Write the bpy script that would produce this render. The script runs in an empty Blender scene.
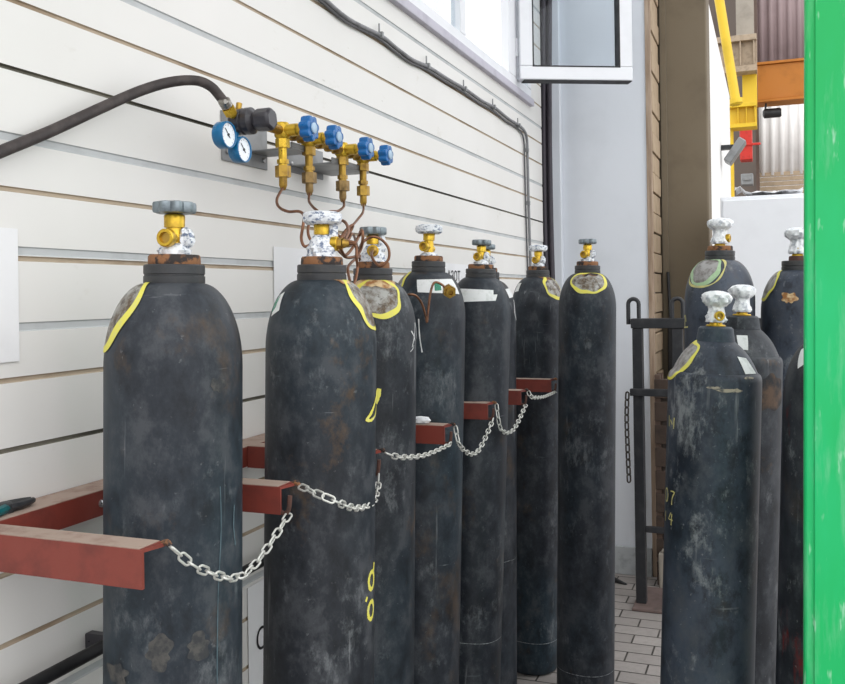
import bpy, bmesh, math, random
from mathutils import Vector, Matrix, Quaternion
from math import sin, cos, pi, radians as R

sc = bpy.context.scene
COL = sc.collection
random.seed(7)

# ------------------------------------------------------------------ camera
TH = R(21.28); F = 900.0; ROLL = 0.015; PPX, PPY = 422.5, 294.3
CAM = Vector((0, 0, 1.58))
FWD = Vector((-sin(TH), cos(TH), 0)); RT = Vector((cos(TH), sin(TH), 0)); UP = Vector((0, 0, 1))
CR = RT * cos(ROLL) - UP * sin(ROLL); CU = UP * cos(ROLL) + RT * sin(ROLL)
cd = bpy.data.cameras.new('camera'); co = bpy.data.objects.new('camera', cd); COL.objects.link(co)
m = Matrix.Identity(4)
for i, v in enumerate((CR, CU, -FWD)):
    for j in range(3): m[j][i] = v[j]
m.translation = CAM; co.matrix_world = m
cd.sensor_width = 36; cd.sensor_fit = 'HORIZONTAL'; cd.lens = F / 845 * 36
cd.shift_y = -(342 - PPY) / 845; cd.clip_start = 0.05; cd.clip_end = 200
sc.camera = co

def ray(px, py): return FWD + CR * ((px - PPX) / F) - CU * ((py - PPY) / F)
def on_x(px, py, x): d = ray(px, py); return CAM + d * ((x - CAM.x) / d.x)
def on_y(px, py, y): d = ray(px, py); return CAM + d * ((y - CAM.y) / d.y)
def on_z(px, py, z): d = ray(px, py); return CAM + d * ((z - CAM.z) / d.z)
def at(px, py, Z): return CAM + ray(px, py) * Z

# ------------------------------------------------------------------ materials
MATS = {}
class NT:
    def __init__(s, name):
        s.m = bpy.data.materials.new(name); s.m.use_nodes = True
        s.t = s.m.node_tree; s.n = s.t.nodes; s.b = s.n['Principled BSDF']; MATS[name] = s.m
        s.tc = s.n.new('ShaderNodeTexCoord'); s.vec = s.tc.outputs['Object']
    def rnd(s, k=37.0):
        oi = s.n.new('ShaderNodeObjectInfo'); ml = s.n.new('ShaderNodeMath'); ml.operation = 'MULTIPLY'
        s.t.links.new(oi.outputs['Random'], ml.inputs[0]); ml.inputs[1].default_value = k
        cx = s.n.new('ShaderNodeCombineXYZ')
        for i in range(3): s.t.links.new(ml.outputs[0], cx.inputs[i])
        ad = s.n.new('ShaderNodeVectorMath'); ad.operation = 'ADD'
        s.t.links.new(s.vec, ad.inputs[0]); s.t.links.new(cx.outputs[0], ad.inputs[1]); s.vec = ad.outputs[0]
    def noise(s, scale, detail=4, rough=.55, stretch=(1, 1, 1), off=0):
        mp = s.n.new('ShaderNodeMapping'); s.t.links.new(s.vec, mp.inputs[0])
        mp.inputs['Scale'].default_value = stretch; mp.inputs['Location'].default_value = (off, off * 1.7, off * .6)
        nz = s.n.new('ShaderNodeTexNoise'); s.t.links.new(mp.outputs[0], nz.inputs['Vector'])
        nz.inputs['Scale'].default_value = scale; nz.inputs['Detail'].default_value = detail; nz.inputs['Roughness'].default_value = rough
        return nz.outputs['Fac']
    def ramp(s, fac, a, b, lo=0., hi=1.):
        mr = s.n.new('ShaderNodeMapRange'); s.t.links.new(fac, mr.inputs[0])
        mr.inputs[1].default_value = a; mr.inputs[2].default_value = b; mr.inputs[3].default_value = lo; mr.inputs[4].default_value = hi
        return mr.outputs[0]
    def mul(s, a, b):
        ml = s.n.new('ShaderNodeMath'); ml.operation = 'MULTIPLY'
        s.t.links.new(a, ml.inputs[0])
        if isinstance(b, (int, float)): ml.inputs[1].default_value = b
        else: s.t.links.new(b, ml.inputs[1])
        return ml.outputs[0]
    def mix(s, fac, a, b):
        mx = s.n.new('ShaderNodeMix'); mx.data_type = 'RGBA'
        if isinstance(fac, (int, float)): mx.inputs[0].default_value = fac
        else: s.t.links.new(fac, mx.inputs[0])
        for i, c in ((6, a), (7, b)):
            if isinstance(c, tuple): mx.inputs[i].default_value = (*c, 1)
            else: s.t.links.new(c, mx.inputs[i])
        return mx.outputs[2]
    def set(s, color=None, rough=None, metal=None, bump=None, bd=.002, bs=.3):
        for k, v in (('Base Color', color), ('Roughness', rough), ('Metallic', metal)):
            if v is None: continue
            if isinstance(v, tuple): s.b.inputs[k].default_value = (*v, 1)
            elif isinstance(v, (int, float)): s.b.inputs[k].default_value = v
            else: s.t.links.new(v, s.b.inputs[k])
        if bump is not None:
            bp = s.n.new('ShaderNodeBump'); bp.inputs['Strength'].default_value = bs; bp.inputs['Distance'].default_value = bd
            s.t.links.new(bump, bp.inputs['Height']); s.t.links.new(bp.outputs[0], s.b.inputs['Normal'])
        return s.m

def L(*c):
    return tuple(((v / 255) / 12.92 if v / 255 <= .04045 else ((v / 255 + .055) / 1.055) ** 2.4) for v in c)

def simple(name, c, rough=.5, metal=0., var=.18, scale=18, bump=0., c2=None, lo=.5, hi=.72, stretch=(1, 1, 1)):
    t = NT(name); t.rnd()
    n = t.noise(scale, 5, .6, stretch)
    if c2 is None: c2 = tuple(v * (1 - var * 2) for v in c)
    col = t.mix(t.ramp(n, lo, hi), c, c2)
    b = t.noise(scale * 5, 4, .6, (1, 1, 1), 3) if bump else None
    return t.set(col, t.ramp(n, .3, .7, max(.05, rough - .08), min(1, rough + .1)), metal, b, .002, bump)

def cylinder_paint(name, base, light, scuff, rustamt, rough, blue, extra=None):
    t = NT(name); t.rnd()
    big = t.noise(3.2, 6, .62, (1, 1, .5))
    col = t.mix(t.ramp(big, .36, .66), base, light)
    tint = t.noise(2.1, 3, .5, (1, 1, .5), 11)
    col = t.mix(t.mul(t.ramp(tint, .48, .70), blue), col, (.022, .048, .066))
    mid = t.noise(15, 10, .72, (1, 1, .7), 71)          # mottling
    col = t.mix(t.mul(t.ramp(mid, .50, .62), .5), col, (.085, .090, .098))
    col = t.mix(t.mul(t.ramp(mid, .49, .38), .6), col, (.007, .008, .010))
    p1 = t.mul(t.ramp(t.noise(6, 10, .74, (1, 1, .8), 5), .55, .63), t.ramp(t.noise(45, 6, .75, (1, 1, .35), 15), .44, .58))
    col = t.mix(t.mul(p1, scuff), col, (.24, .255, .265))   # worn, paler patches
    p2 = t.ramp(t.noise(4.5, 9, .72, (1, 1, .8), 21), .58, .70)
    col = t.mix(t.mul(p2, rustamt), col, (.11, .065, .032))  # brown rust bloom
    s1 = t.ramp(t.noise(34, 4, .7, (1, 1, .06), 31), .64, .72)
    s2 = t.ramp(t.noise(30, 4, .7, (.22, .22, 2.4), 41), .66, .73)
    msk = t.ramp(t.noise(3.6, 3, .6, (1, 1, 1), 51), .48, .60)
    msk2 = t.ramp(t.noise(4.2, 3, .6, (1, 1, 1), 57), .50, .62)
    col = t.mix(t.mul(t.mul(s1, msk), .55), col, (.34, .35, .36))
    col = t.mix(t.mul(t.mul(s2, msk2), .5), col, (.30, .31, .33))
    fl = t.ramp(t.noise(90, 3, .6, (1, 1, 1), 61), .68, .74)
    col = t.mix(t.mul(fl, .45 * scuff), col, (.36, .36, .36))
    if extra:
        x = t.ramp(t.noise(9, 6, .7, (1.3, 1.3, .35), 81), .60, .68); col = t.mix(t.mul(x, .85), col, extra)
    t.b.inputs['Specular IOR Level'].default_value = .28
    return t.set(col, t.ramp(mid, .3, .7, rough - .04, rough + .16), 0, mid, .0012, .3)

PAINT = cylinder_paint('charcoal_cylinder_paint', (.0165, .0205, .0275), (.031, .036, .045), .36, .5, .44, .6)
PAINT_RUSTY = cylinder_paint('rust_stained_cylinder_paint', (.0175, .0205, .026), (.032, .036, .043), .42, .95, .46, .4)
PAINT_CHALKY = cylinder_paint('chalky_blue_black_cylinder_paint', (.014, .018, .027), (.080, .096, .130), .8, .3, .42, .5)
PAINT_RED = cylinder_paint('red_scraped_black_cylinder_paint', (.014, .016, .022), (.04, .045, .055), .8, .3, .42, .5, (.16, .015, .012))
COLLAR = simple('black_collar_steel', (.030, .031, .034), .5, 0, .2, 30, .3, (.055, .05, .045))
RUST = simple('rusty_brown_steel', (.23, .10, .04), .8, 0, .2, 30, .5, (.03, .022, .02), .48, .54)
RUST_DARK = simple('dark_rust_steel', (.085, .035, .025), .75, 0, .2, 38, .4, (.04, .025, .02))
BRASS = simple('bright_yellow_brass', (.62, .40, .04), .30, .75, .2, 40, .2, (.38, .22, .03))
BRASS_OLD = simple('aged_brass', (.40, .245, .045), .38, .8, .2, 45, .2, (.20, .115, .035))
BRASS_DULL = simple('dull_brown_brass', (.27, .175, .07), .45, .8, .2, 45, .2, (.12, .08, .035))
BRASS_HOLE = simple('shadowed_brass_bore', (.42, .26, .05), .4, .7, .2, 60)
COPPER = simple('brown_copper_tube', (.22, .105, .06), .36, .75, .2, 40, .1, (.10, .055, .04))
WHEEL = simple('grey_cast_handwheel', (.21, .245, .265), .34, .6, .2, 40, .3, (.09, .11, .125))
BLUE = simple('blue_plastic', (.0, .115, .36), .30, 0, .15, 25)
BLUE_CAP = simple('pale_blue_cap', (.38, .52, .66), .35, 0, .1, 25)
TEALBLUE = simple('blue_gauge_housing', (.0, .13, .30), .28, 0, .1, 20)
BLACK_PLASTIC = simple('black_plastic_knob', (.030, .028, .034), .33, 0, .2, 40, .1, (.055, .05, .055))
DIAL = simple('white_gauge_dial', (.82, .86, .9), .3, 0, .05, 30)
NEEDLE = simple('black_needle', (.01, .01, .012), .4, 0)
PLATE = simple('grey_zinc_plate', (.25, .255, .26), .45, .4, .15, 12, .1)
SCREW = simple('zinc_screw', (.45, .45, .46), .3, .8)
RUBBER = simple('dark_brown_rubber_hose', (.030, .022, .021), .62, 0, .2, 30, .2, (.055, .043, .040), .45, .6, (1, 1, 1))
CLAMP = simple('steel_hose_clamp', (.33, .31, .28), .35, .8, .2, 60)
RED = simple('red_oxide_painted_steel', (.20, .036, .024), .55, 0, .2, 14, .25, (.125, .026, .02))
DUST = simple('pale_dust_over_red_paint', (.36, .27, .22), .9, 0, .15, 24, .2, (.25, .16, .13))
CHAINM = simple('galvanised_chain', (.62, .62, .58), .35, .45, .12, 60)
CHAIN_DARK = simple('black_rusty_chain', (.05, .043, .038), .5, .5, .2, 60)
PAPER = simple('white_paper', (.80, .80, .81), .75, 0, .04, 6)
INK = simple('black_ink', (.012, .012, .014), .7)
LABEL = simple('white_sticker', (.72, .73, .73), .6, 0, .1, 40, 0, (.5, .52, .5))
GREEN_STICKER = simple('green_sticker', (.02, .22, .13), .5)
YELLOW = simple('yellow_brushed_paint', (.72, .66, .10), .6, 0, .1, 60, .2, (.62, .60, .22))
PALE_YELLOW = simple('faded_yellow_paint', (.62, .56, .20), .6, 0, .1, 50, .2, (.42, .42, .25))
PALE_GREEN = simple('faded_green_paint', (.36, .52, .30), .6, 0, .1, 50, .2, (.5, .6, .45))
CHALK = simple('pale_chalky_scrape', (.34, .36, .37), .8, 0, .2, 90, 0, (.13, .14, .15), .42, .58)
BAREM = NT('worn_bare_steel'); BAREM.rnd()
_n = BAREM.noise(38, 6, .65); _c = BAREM.mix(BAREM.ramp(_n, .40, .62), (.10, .065, .035), (.36, .36, .34))
_c = BAREM.mix(BAREM.ramp(BAREM.noise(55, 4, .6, (1, 1, 1), 9), .55, .66), _c, (.05, .035, .025))
BAREM = BAREM.set(_c, .5, .15, _n, .001, .4)
BARE_PALE = simple('worn_pale_steel', (.34, .33, .32), .5, .1, .2, 40, .3, (.16, .14, .13), .42, .62)
CREAM_RUST = simple('cream_rust_flake', (.62, .46, .26), .7, 0, .2, 45, .3, (.30, .13, .04), .42, .6)
TAPE = NT('white_wrap_tape'); TAPE.rnd()
_n = TAPE.noise(85, 5, .7, (.8, .8, 1.7))
TAPE = TAPE.set(TAPE.mix(TAPE.ramp(_n, .50, .60), (.78, .80, .83), (.13, .17, .26)), .55, 0, TAPE.noise(70, 4, .6, (1, 1, 1), 4), .004, .6)
CLOTH = NT('white_wrapping_cloth'); CLOTH.rnd()
_n = CLOTH.noise(60, 5, .6)
CLOTH = CLOTH.set(CLOTH.mix(CLOTH.ramp(_n, .50, .64), (.86, .87, .89), (.46, .48, .53)), .8, 0, _n, .006, .8)
BLACK_STEEL = simple('black_painted_steel', (.016, .017, .020), .45, 0, .2, 20, .2, (.035, .035, .038))
BLACK_PIPE = simple('black_pipe', (.012, .012, .013), .5, 0, .2, 20)
CABLE = simple('black_cable_sheath', (.030, .024, .034), .5, 0, .2, 30, 0, (.055, .042, .052))
CONDUIT = simple('grey_conduit', (.20, .20, .21), .5, 0, .2, 30)
CONDUIT_D = simple('dark_grey_cable', (.085, .085, .09), .5, 0, .2, 30)
PVC = simple('white_window_pvc', (.78, .79, .82), .35, 0, .03, 6)
GASKET = simple('black_gasket', (.02, .02, .022), .6)
PANEL = simple('pale_blue_grey_panel', (.66, .685, .73), .5, 0, .04, 2.2, .03)
WOOD = NT('weathered_wood_strip')
_n = WOOD.noise(6, 6, .6, (8, 8, .5)); WOOD = WOOD.set(WOOD.mix(WOOD.ramp(_n, .35, .65), (.42, .32, .24), (.23, .155, .10)), .75, 0, _n, .002, .3)
SIDE_TAN = simple('tan_siding', (.40, .30, .20), .7, 0, .12, 10, .1)
PILLARM = simple('brown_grey_concrete', (.175, .14, .095), .85, 0, .1, 3.2, .3, (.14, .112, .078))
WHITEW = simple('white_plaster', (.80, .79, .77), .8, 0, .03, 3, .1)
CABINET = simple('white_painted_cabinet', (.80, .81, .84), .45, 0, .03, 4)
TEAL = simple('teal_rubber_grip', (.0, .10, .11), .45)
CRANE_Y = simple('yellow_crane_paint', (.75, .50, .02), .5, 0, .1, 3)
CRANE_O = simple('orange_girder_paint', (.46, .155, .008), .5, 0, .12, 4)
CONCRETE = simple('grey_concrete', (.36, .32, .27), .85, 0, .15, 3, .2)
BROWNST = simple('brown_steel', (.10, .062, .045), .6, 0, .2, 3)
REDBOX = simple('red_box_paint', (.60, .03, .02), .5)
TRANSL = simple('pale_corrugated_sheet', (.90, .87, .84), .5, 0, .05, 2)
DARKSHEET = simple('purple_brown_corrugated_sheet', (.34, .25, .25), .55, 0, .1, 2)
DARKWALL = simple('dark_brown_backdrop_wall', (.11, .085, .07), .8, 0, .15, 1.5)
BASEPL = simple('brown_base_plate', (.15, .105, .095), .75, 0, .15, 14, .3, (.10, .075, .065))

# cream metal siding
t = NT('cream_metal_siding')
n1 = t.noise(1.3, 4, .55); n2 = t.noise(14, 6, .65, (1, .5, 1), 4); n3 = t.noise(55, 3, .6, (1, .3, 1), 8)
c = t.mix(t.ramp(n1, .4, .65), (.755, .74, .715), (.71, .695, .665))
c = t.mix(t.mul(t.ramp(n2, .64, .78), .45), c, (.52, .48, .40))
c = t.mix(t.mul(t.ramp(n3, .74, .78), .5), c, (.36, .32, .26))
SIDING = t.set(c, .42, 0, n1, .02, .12)
SEAM_DARK = simple('black_seam_gap', (.06, .055, .04), .8, 0, .2, 5, 0, (.26, .24, .19), .45, .62, (1, .4, 1))
SEAM_BROWN = simple('brown_seam_dirt', (.44, .36, .27), .85, 0, .2, 9, 0, (.30, .225, .15), .5, .65, (1, .4, 1))
SEAM_GREY = simple('grey_seam', (.50, .515, .52), .6, 0, .1, 9)

# pavers
t = NT('concrete_block_paving')
mp = t.n.new('ShaderNodeMapping'); t.t.links.new(t.tc.outputs['Object'], mp.inputs[0])
br = t.n.new('ShaderNodeTexBrick'); t.t.links.new(mp.outputs[0], br.inputs['Vector'])
br.inputs['Scale'].default_value = 1; br.inputs['Brick Width'].default_value = .205; br.inputs['Row Height'].default_value = .105
br.inputs['Mortar Size'].default_value = .0042; br.inputs['Mortar Smooth'].default_value = .25; br.inputs['Bias'].default_value = 0
br.inputs['Color1'].default_value = (.27, .245, .23, 1); br.inputs['Color2'].default_value = (.35, .32, .30, 1); br.inputs['Mortar'].default_value = (.035, .03, .025, 1)
nn = t.noise(30, 6, .65); nb = t.noise(2.5, 4, .6, (1, 1, 1), 5)
c = t.mix(t.mul(t.ramp(nn, .45, .7), .4), br.outputs['Color'], (.20, .18, .165))
c = t.mix(t.mul(t.ramp(nb, .5, .7), .35), c, (.31, .275, .25))
inv = t.ramp(br.outputs['Fac'], 0, 1, 1, 0)
PAVER = t.set(c, .85, 0, inv, .006, .9)

# green painted steel: long scuffs, and glare painted in as chalky pale smears
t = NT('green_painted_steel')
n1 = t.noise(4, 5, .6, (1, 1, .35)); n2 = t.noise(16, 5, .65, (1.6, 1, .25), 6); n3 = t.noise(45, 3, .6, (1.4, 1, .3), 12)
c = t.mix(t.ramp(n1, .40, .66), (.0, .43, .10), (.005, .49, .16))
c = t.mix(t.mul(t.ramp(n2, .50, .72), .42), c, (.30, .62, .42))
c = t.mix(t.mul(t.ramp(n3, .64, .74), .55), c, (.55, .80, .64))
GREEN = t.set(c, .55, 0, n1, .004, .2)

# clear glass, thin sheet
t = NT('window_glass')
out = t.n['Material Output']
tr = t.n.new('ShaderNodeBsdfTransparent'); tr.inputs[0].default_value = (.90, .93, .95, 1)
gl = t.n.new('ShaderNodeBsdfGlossy'); gl.inputs['Roughness'].default_value = .03
lw = t.n.new('ShaderNodeFresnel'); lw.inputs[0].default_value = 1.5
ms = t.n.new('ShaderNodeMixShader')
t.t.links.new(t.mul(lw.outputs[0], .35), ms.inputs[0]); t.t.links.new(tr.outputs[0], ms.inputs[1]); t.t.links.new(gl.outputs[0], ms.inputs[2]); t.t.links.new(ms.outputs[0], out.inputs[0])
GLASS = t.m

# ------------------------------------------------------------------ mesh builder
def catmull(pts, k=6, closed=False):
    P = [Vector(p) for p in pts]; n = len(P); out = []
    rng = range(n) if closed else range(n - 1)
    for i in rng:
        if closed: a, b, c, d = P[i - 1], P[i], P[(i + 1) % n], P[(i + 2) % n]
        else: a, b, c, d = P[max(i - 1, 0)], P[i], P[i + 1], P[min(i + 2, n - 1)]
        for j in range(k):
            u = j / k
            out.append(.5 * ((2 * b) + (c - a) * u + (2 * a - 5 * b + 4 * c - d) * u * u + (3 * b - a - 3 * c + d) * u ** 3))
    if not closed: out.append(P[-1])
    return out

class MB:
    def __init__(s): s.v = []; s.f = []; s.mi = []
    def add(s, vs, fs, M=None, mi=0):
        b = len(s.v)
        s.v += [(M @ Vector(p)) if M else Vector(p) for p in vs]
        s.f += [tuple(i + b for i in f) for f in fs]; s.mi += [mi] * len(fs); return s
    def box(s, a, b, M=None, mi=0):
        (x0, y0, z0), (x1, y1, z1) = a, b
        return s.add([(x0, y0, z0), (x1, y0, z0), (x1, y1, z0), (x0, y1, z0), (x0, y0, z1), (x1, y0, z1), (x1, y1, z1), (x0, y1, z1)],
                     [(0, 3, 2, 1), (4, 5, 6, 7), (0, 1, 5, 4), (1, 2, 6, 5), (2, 3, 7, 6), (3, 0, 4, 7)], M, mi)
    def lathe(s, prof, n=32, M=None, mi=0, wob=None, caps=True):
        vs, fs = [], []
        k = len(prof)
        for j, (r, z) in enumerate(prof):
            for i in range(n):
                a = 2 * pi * i / n; rr = r * (wob(a, j / (k - 1)) if wob else 1)
                vs.append((rr * cos(a), rr * sin(a), z))
        for j in range(k - 1):
            for i in range(n):
                i2 = (i + 1) % n; fs.append((j * n + i, j * n + i2, (j + 1) * n + i2, (j + 1) * n + i))
        if caps:
            fs.append(tuple(range(n - 1, -1, -1))); fs.append(tuple((k - 1) * n + i for i in range(n)))
        return s.add(vs, fs, M, mi)
    def tube(s, pts, r, n=10, closed=False, mi=0):
        P = [Vector(p) for p in pts]; N = len(P); T = []
        for i in range(N):
            a = P[i - 1] if (closed or i > 0) else P[i]; b = P[(i + 1) % N] if (closed or i < N - 1) else P[i]
            T.append((b - a).normalized())
        u = T[0].orthogonal().normalized(); vs, fs = [], []
        for i in range(N):
            if i: u = T[i - 1].rotation_difference(T[i]) @ u
            u = (u - T[i] * u.dot(T[i])).normalized(); w = T[i].cross(u)
            rr = r(i / (N - 1)) if callable(r) else r
            for k in range(n):
                a = 2 * pi * k / n; vs.append(P[i] + (u * cos(a) + w * sin(a)) * rr)
        for i in range(N if closed else N - 1):
            j = (i + 1) % N
            sh = 0
            if closed and i == N - 1:      # align the closing ring
                best = min(range(n), key=lambda q: (vs[i * n] - vs[q]).length); sh = best
            for k in range(n):
                fs.append((i * n + k, i * n + (k + 1) % n, j * n + (k + 1 + sh) % n, j * n + (k + sh) % n))
        if not closed: fs.append(tuple(range(n - 1, -1, -1))); fs.append(tuple((N - 1) * n + k for k in range(n)))
        return s.add(vs, fs, None, mi)
    def prism(s, poly, h, M=None, mi=0):
        n = len(poly); vs = [(x, y, 0) for x, y in poly] + [(x, y, h) for x, y in poly]
        fs = [tuple(range(n - 1, -1, -1)), tuple(range(n, 2 * n))] + [(i, (i + 1) % n, n + (i + 1) % n, n + i) for i in range(n)]
        return s.add(vs, fs, M, mi)
    def build(s, name, mats, parent=None, ang=38, bevel=0, kind=None, local=False):
        if not isinstance(mats, (list, tuple)): mats = [mats]
        off = Vector((0, 0, 0))
        if parent is not None and not local: off = parent['_o'] if False else world_off(parent)
        me = bpy.data.meshes.new(name); me.from_pydata([tuple(p - off) for p in s.v], [], s.f)
        for mm in mats: me.materials.append(mm)
        me.polygons.foreach_set('material_index', s.mi); me.polygons.foreach_set('use_smooth', [True] * len(s.f))
        me.update(); bm = bmesh.new(); bm.from_mesh(me); bmesh.ops.recalc_face_normals(bm, faces=bm.faces); bm.to_mesh(me); bm.free()
        me.set_sharp_from_angle(angle=R(ang))
        o = bpy.data.objects.new(name, me); COL.objects.link(o)
        if parent is not None: o.parent = parent
        if bevel:
            b = o.modifiers.new('soft_edges', 'BEVEL'); b.width = bevel; b.segments = 2; b.limit_method = 'ANGLE'; b.angle_limit = R(40)
        if kind: o['kind'] = kind
        return o
def world_off(o):
    v = Vector((0, 0, 0))
    while o is not None: v += o.location; o = o.parent
    return v
def axisM(p, d):      # frame at p with local z along d
    d = Vector(d).normalized(); q = Vector((0, 0, 1)).rotation_difference(d)
    return Matrix.Translation(p) @ q.to_matrix().to_4x4()
def thing(name, label, cat, loc=(0, 0, 0), group=None):
    o = bpy.data.objects.new(name, None); COL.objects.link(o); o.location = loc; o.empty_display_size = .05
    o['label'] = label; o['category'] = cat
    if group: o['group'] = group
    return o
def tag(o, label, cat, group=None):
    o['label'] = label; o['category'] = cat
    if group: o['group'] = group
    return o
def hexa(r): return [(r * cos(pi / 3 * i), r * sin(pi / 3 * i)) for i in range(6)]
def centre_mesh(o):   # move a single-mesh thing's origin to the middle of its base
    vs = o.data.vertices; xs = [v.co.x for v in vs]; ys = [v.co.y for v in vs]; zs = [v.co.z for v in vs]
    c = Vector(((min(xs) + max(xs)) / 2, (min(ys) + max(ys)) / 2, min(zs)))
    for v in vs: v.co -= c
    o.location = c; return o

# ------------------------------------------------------------------ setting
WX = -1.18                                   # inner face of the left wall
WY1 = 4.88                                   # where it ends by the cables
ROWZ = lambda y0: on_x(0, y0, WX).z
zb = ROWZ(452); zd = ROWZ(381.5); zg = ROWZ(328)      # one of each seam kind
PER = .3175
seams = []
for k in range(-5, 9):
    seams += [(zb + k * PER, 'D' if k in (0, 2, 1) else 'B'), (zd + k * PER, 'B'), (zg + k * PER, 'G')]
    if k == 1: seams.append((zb + k * PER + .013, 'G'))
seams.sort()
# fix: second course of the first family carries brown dirt below a grey fold
seams = [(z, ('B' if kind == 'D' and abs(z - (zb + PER)) < 1e-6 else kind)) for z, kind in seams]
SILL = on_x(530, 104, WX).z; WTOP = SILL + 1.25; WZ1 = 4.2
WIN0, WIN1 = 1.9, 4.62
def profile(z0, z1):
    pts = [(WX, z0, 0)]
    for z, kd in seams:
        h, d, mi = {'D': (.0040, .006, 1), 'B': (.0050, .0035, 2), 'G': (.011, .0028, 3)}[kd]
        if z - h < z0 or z + h > z1: continue
        pts += [(WX, z - h / 2 - .002, 0), (WX - d, z - h / 2, mi), (WX - d, z + h / 2, mi), (WX, z + h / 2 + .002, mi)]
    pts.append((WX, z1, 0)); return pts
wl = MB()
for (y0, y1, z0, z1) in ((-.8, WY1, 0, SILL), (-.8, WIN0, SILL, WZ1), (WIN1, WY1, SILL, WZ1), (WIN0, WIN1, WTOP, WZ1)):
    pr = profile(z0, z1); n = len(pr)
    vs = [(x, y0, z) for x, z, _ in pr] + [(x, y1, z) for x, z, _ in pr]
    for i in range(n - 1):
        mi = pr[i + 1][2]
        if i and pr[i + 1][0] == WX and pr[i][0] != WX: mi = pr[i][2] if pr[i][2] != 3 else 3
        if pr[i + 1][0] == WX and pr[i][0] == WX: mi = 0
        wl.add([vs[i], vs[i + 1], vs[n + i + 1], vs[n + i]], [(0, 1, 2, 3)], None, mi)
    wl.box((WX - .14, y0, z0), (WX - .012, y1, z1), None, 0)
wl.build('wall_left', [SIDING, SEAM_DARK, SEAM_BROWN, SEAM_GREY], kind='structure', ang=20)

fl = MB(); fl.box((-6, -2.5, -.12), (9, 26, 0)); fl.build('floor', PAVER, kind='structure')

# window in the left wall
SILLM = simple('lavender_grey_sill', (.50, .48, .55), .5, 0, .08, 8)
wf = MB()
fx0, fx1 = WX - .03, WX + .012
def bar(y0, y1, z0, z1, mb=wf, x0=fx0, x1=fx1): mb.box((x0, y0, z0), (x1, y1, z1))
bar(WIN0, WIN1, SILL, SILL + .07); bar(WIN0, WIN1, WTOP - .07, WTOP)
for a, b in ((WIN0, WIN0 + .07), (2.68, 2.75), (3.47, 3.545), (4.20, 4.35), (4.55, WIN1)): bar(a, b, SILL + .07, WTOP - .07)
w1 = wf.build('window_1', PVC, kind='structure', bevel=.004)
tr_ = MB(); tr_.box((WX - .005, WIN0 - .02, SILL - .014), (WX + .022, WIN1 + .02, SILL + .022)); tr_.build('window_sill', SILLM, w1, bevel=.003)
gp = MB()
for a, b in ((WIN0 + .07, 2.68), (2.75, 3.47), (4.35, 4.55)): gp.box((WX - .016, a, SILL + .07), (WX - .010, b, WTOP - .07))
gp.build('pane', GLASS, w1)
# opened sash: hinged by the post, swung into the room
h0 = Vector((WX + .02, 4.335, SILL + .055)); free = Vector((-.652, 4.60, SILL + .055))
dr = (free - h0).normalized(); nrm = Vector((dr.y, -dr.x, 0)); SW = (free - h0).length; SH = 1.12
def sashM():
    M = Matrix.Identity(4)
    for i, v in enumerate((dr, nrm, Vector((0, 0, 1)))):
        for j in range(3): M[j][i] = v[j]
    M.translation = h0; return M
SM = sashM()
sf = MB()
for a, b in (((0, -.035, 0), (SW, .035, .068)), ((0, -.035, SH - .068), (SW, .035, SH)), ((0, -.035, .068), (.068, .035, SH - .068)), ((SW - .068, -.035, .068), (SW, .035, SH - .068))): sf.box(a, b, SM)
sash = sf.build('window_sash', PVC, w1, bevel=.005)
gk = MB()
for a, b in (((.064, -.028, .064), (SW - .064, .036, .071)), ((.064, -.028, .064), (.0705, .036, SH - .064)), ((SW - .0705, -.028, .064), (SW - .064, .036, SH - .064)), ((.02, -.028, -.0045), (SW - .005, .037, -.0008))): gk.box(a, b, SM)
gk.build('gasket', GASKET, sash)
gg = MB(); gg.box((.07, -.008, .07), (SW - .07, .004, SH - .07), SM); gg.build('pane', GLASS, sash)
hb = MB()
for z in (.12, .95): hb.tube([SM @ Vector((-.008, .0, z)), SM @ Vector((-.008, .0, z + .09))], .009)
hb.build('hinge', PVC, sash)

# pale panel at the end, wooden strip, tan siding behind it
EY = 5.10; EX1 = -.612
eb = MB(); eb.box((-1.40, EY, 0), (EX1 - .03, EY + .30, WZ1)); eb.build('wall_end', PANEL, kind='structure')
bb = MB(); bb.box((-1.2, EY - .022, 0), (EX1 - .03, EY - .0005, .155)); bb.build('baseboard_end', simple('grey_baseboard', (.42, .44, .45), .6), kind='structure', bevel=.003)
cs = MB(); cs.box((-1.165, EY - .05, 0), (-1.115, EY - .0005, WZ1)); cs.build('trim_1', PANEL, kind='structure', bevel=.003)
ws = MB(); ws.box((EX1 - .0298, EY - .012, 0), (EX1, EY + .02, WZ1)); ws.build('trim_2', WOOD, kind='structure', bevel=.003)
sv = MB()
for k in range(38):
    z0 = k * .112; sv.box((EX1 - .04, EY + .0205, z0 + .004), (EX1 + (.004 if k % 2 else -.002), EY + .36, z0 + .108))
sv.build('wall_return', SIDE_TAN, kind='structure', bevel=.003)
sb_ = MB(); sb_.box((EX1 - .07, EY + .302, 0), (EX1 - .0405, EY + .36, WZ1)); sb_.build('trim_3', BROWNST, kind='structure')
# brown-grey pillar beyond and its daylit reveal
PY = 5.52
px1 = on_y(709, 200, PY).x
pb = MB(); pb.box((-1.2, PY, 0), (px1, PY + .26, 5.2)); pb.build('wall_pillar', PILLARM, kind='structure', bevel=.01)
st = MB(); st.box((EX1 + .006, PY - .03, 0), (EX1 + .04, PY - .0005, 4.6)); st.build('trim_4', PILLARM, kind='structure')
rv = MB(); rv.box((px1 - .30, PY + .2605, 0), (px1 - .012, 8.9, 3.4)); rv.build('wall_reveal', WHITEW, kind='structure', bevel=.01)

mb = MB(); mb.box((-1.34, .9, WZ1 + .002), (1.5, 3.0, WZ1 + .12)); mb.build('sky_blocker_slab', SIDING, kind='structure')  # unseen roof slab, added to hold back part of the sky light

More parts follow.
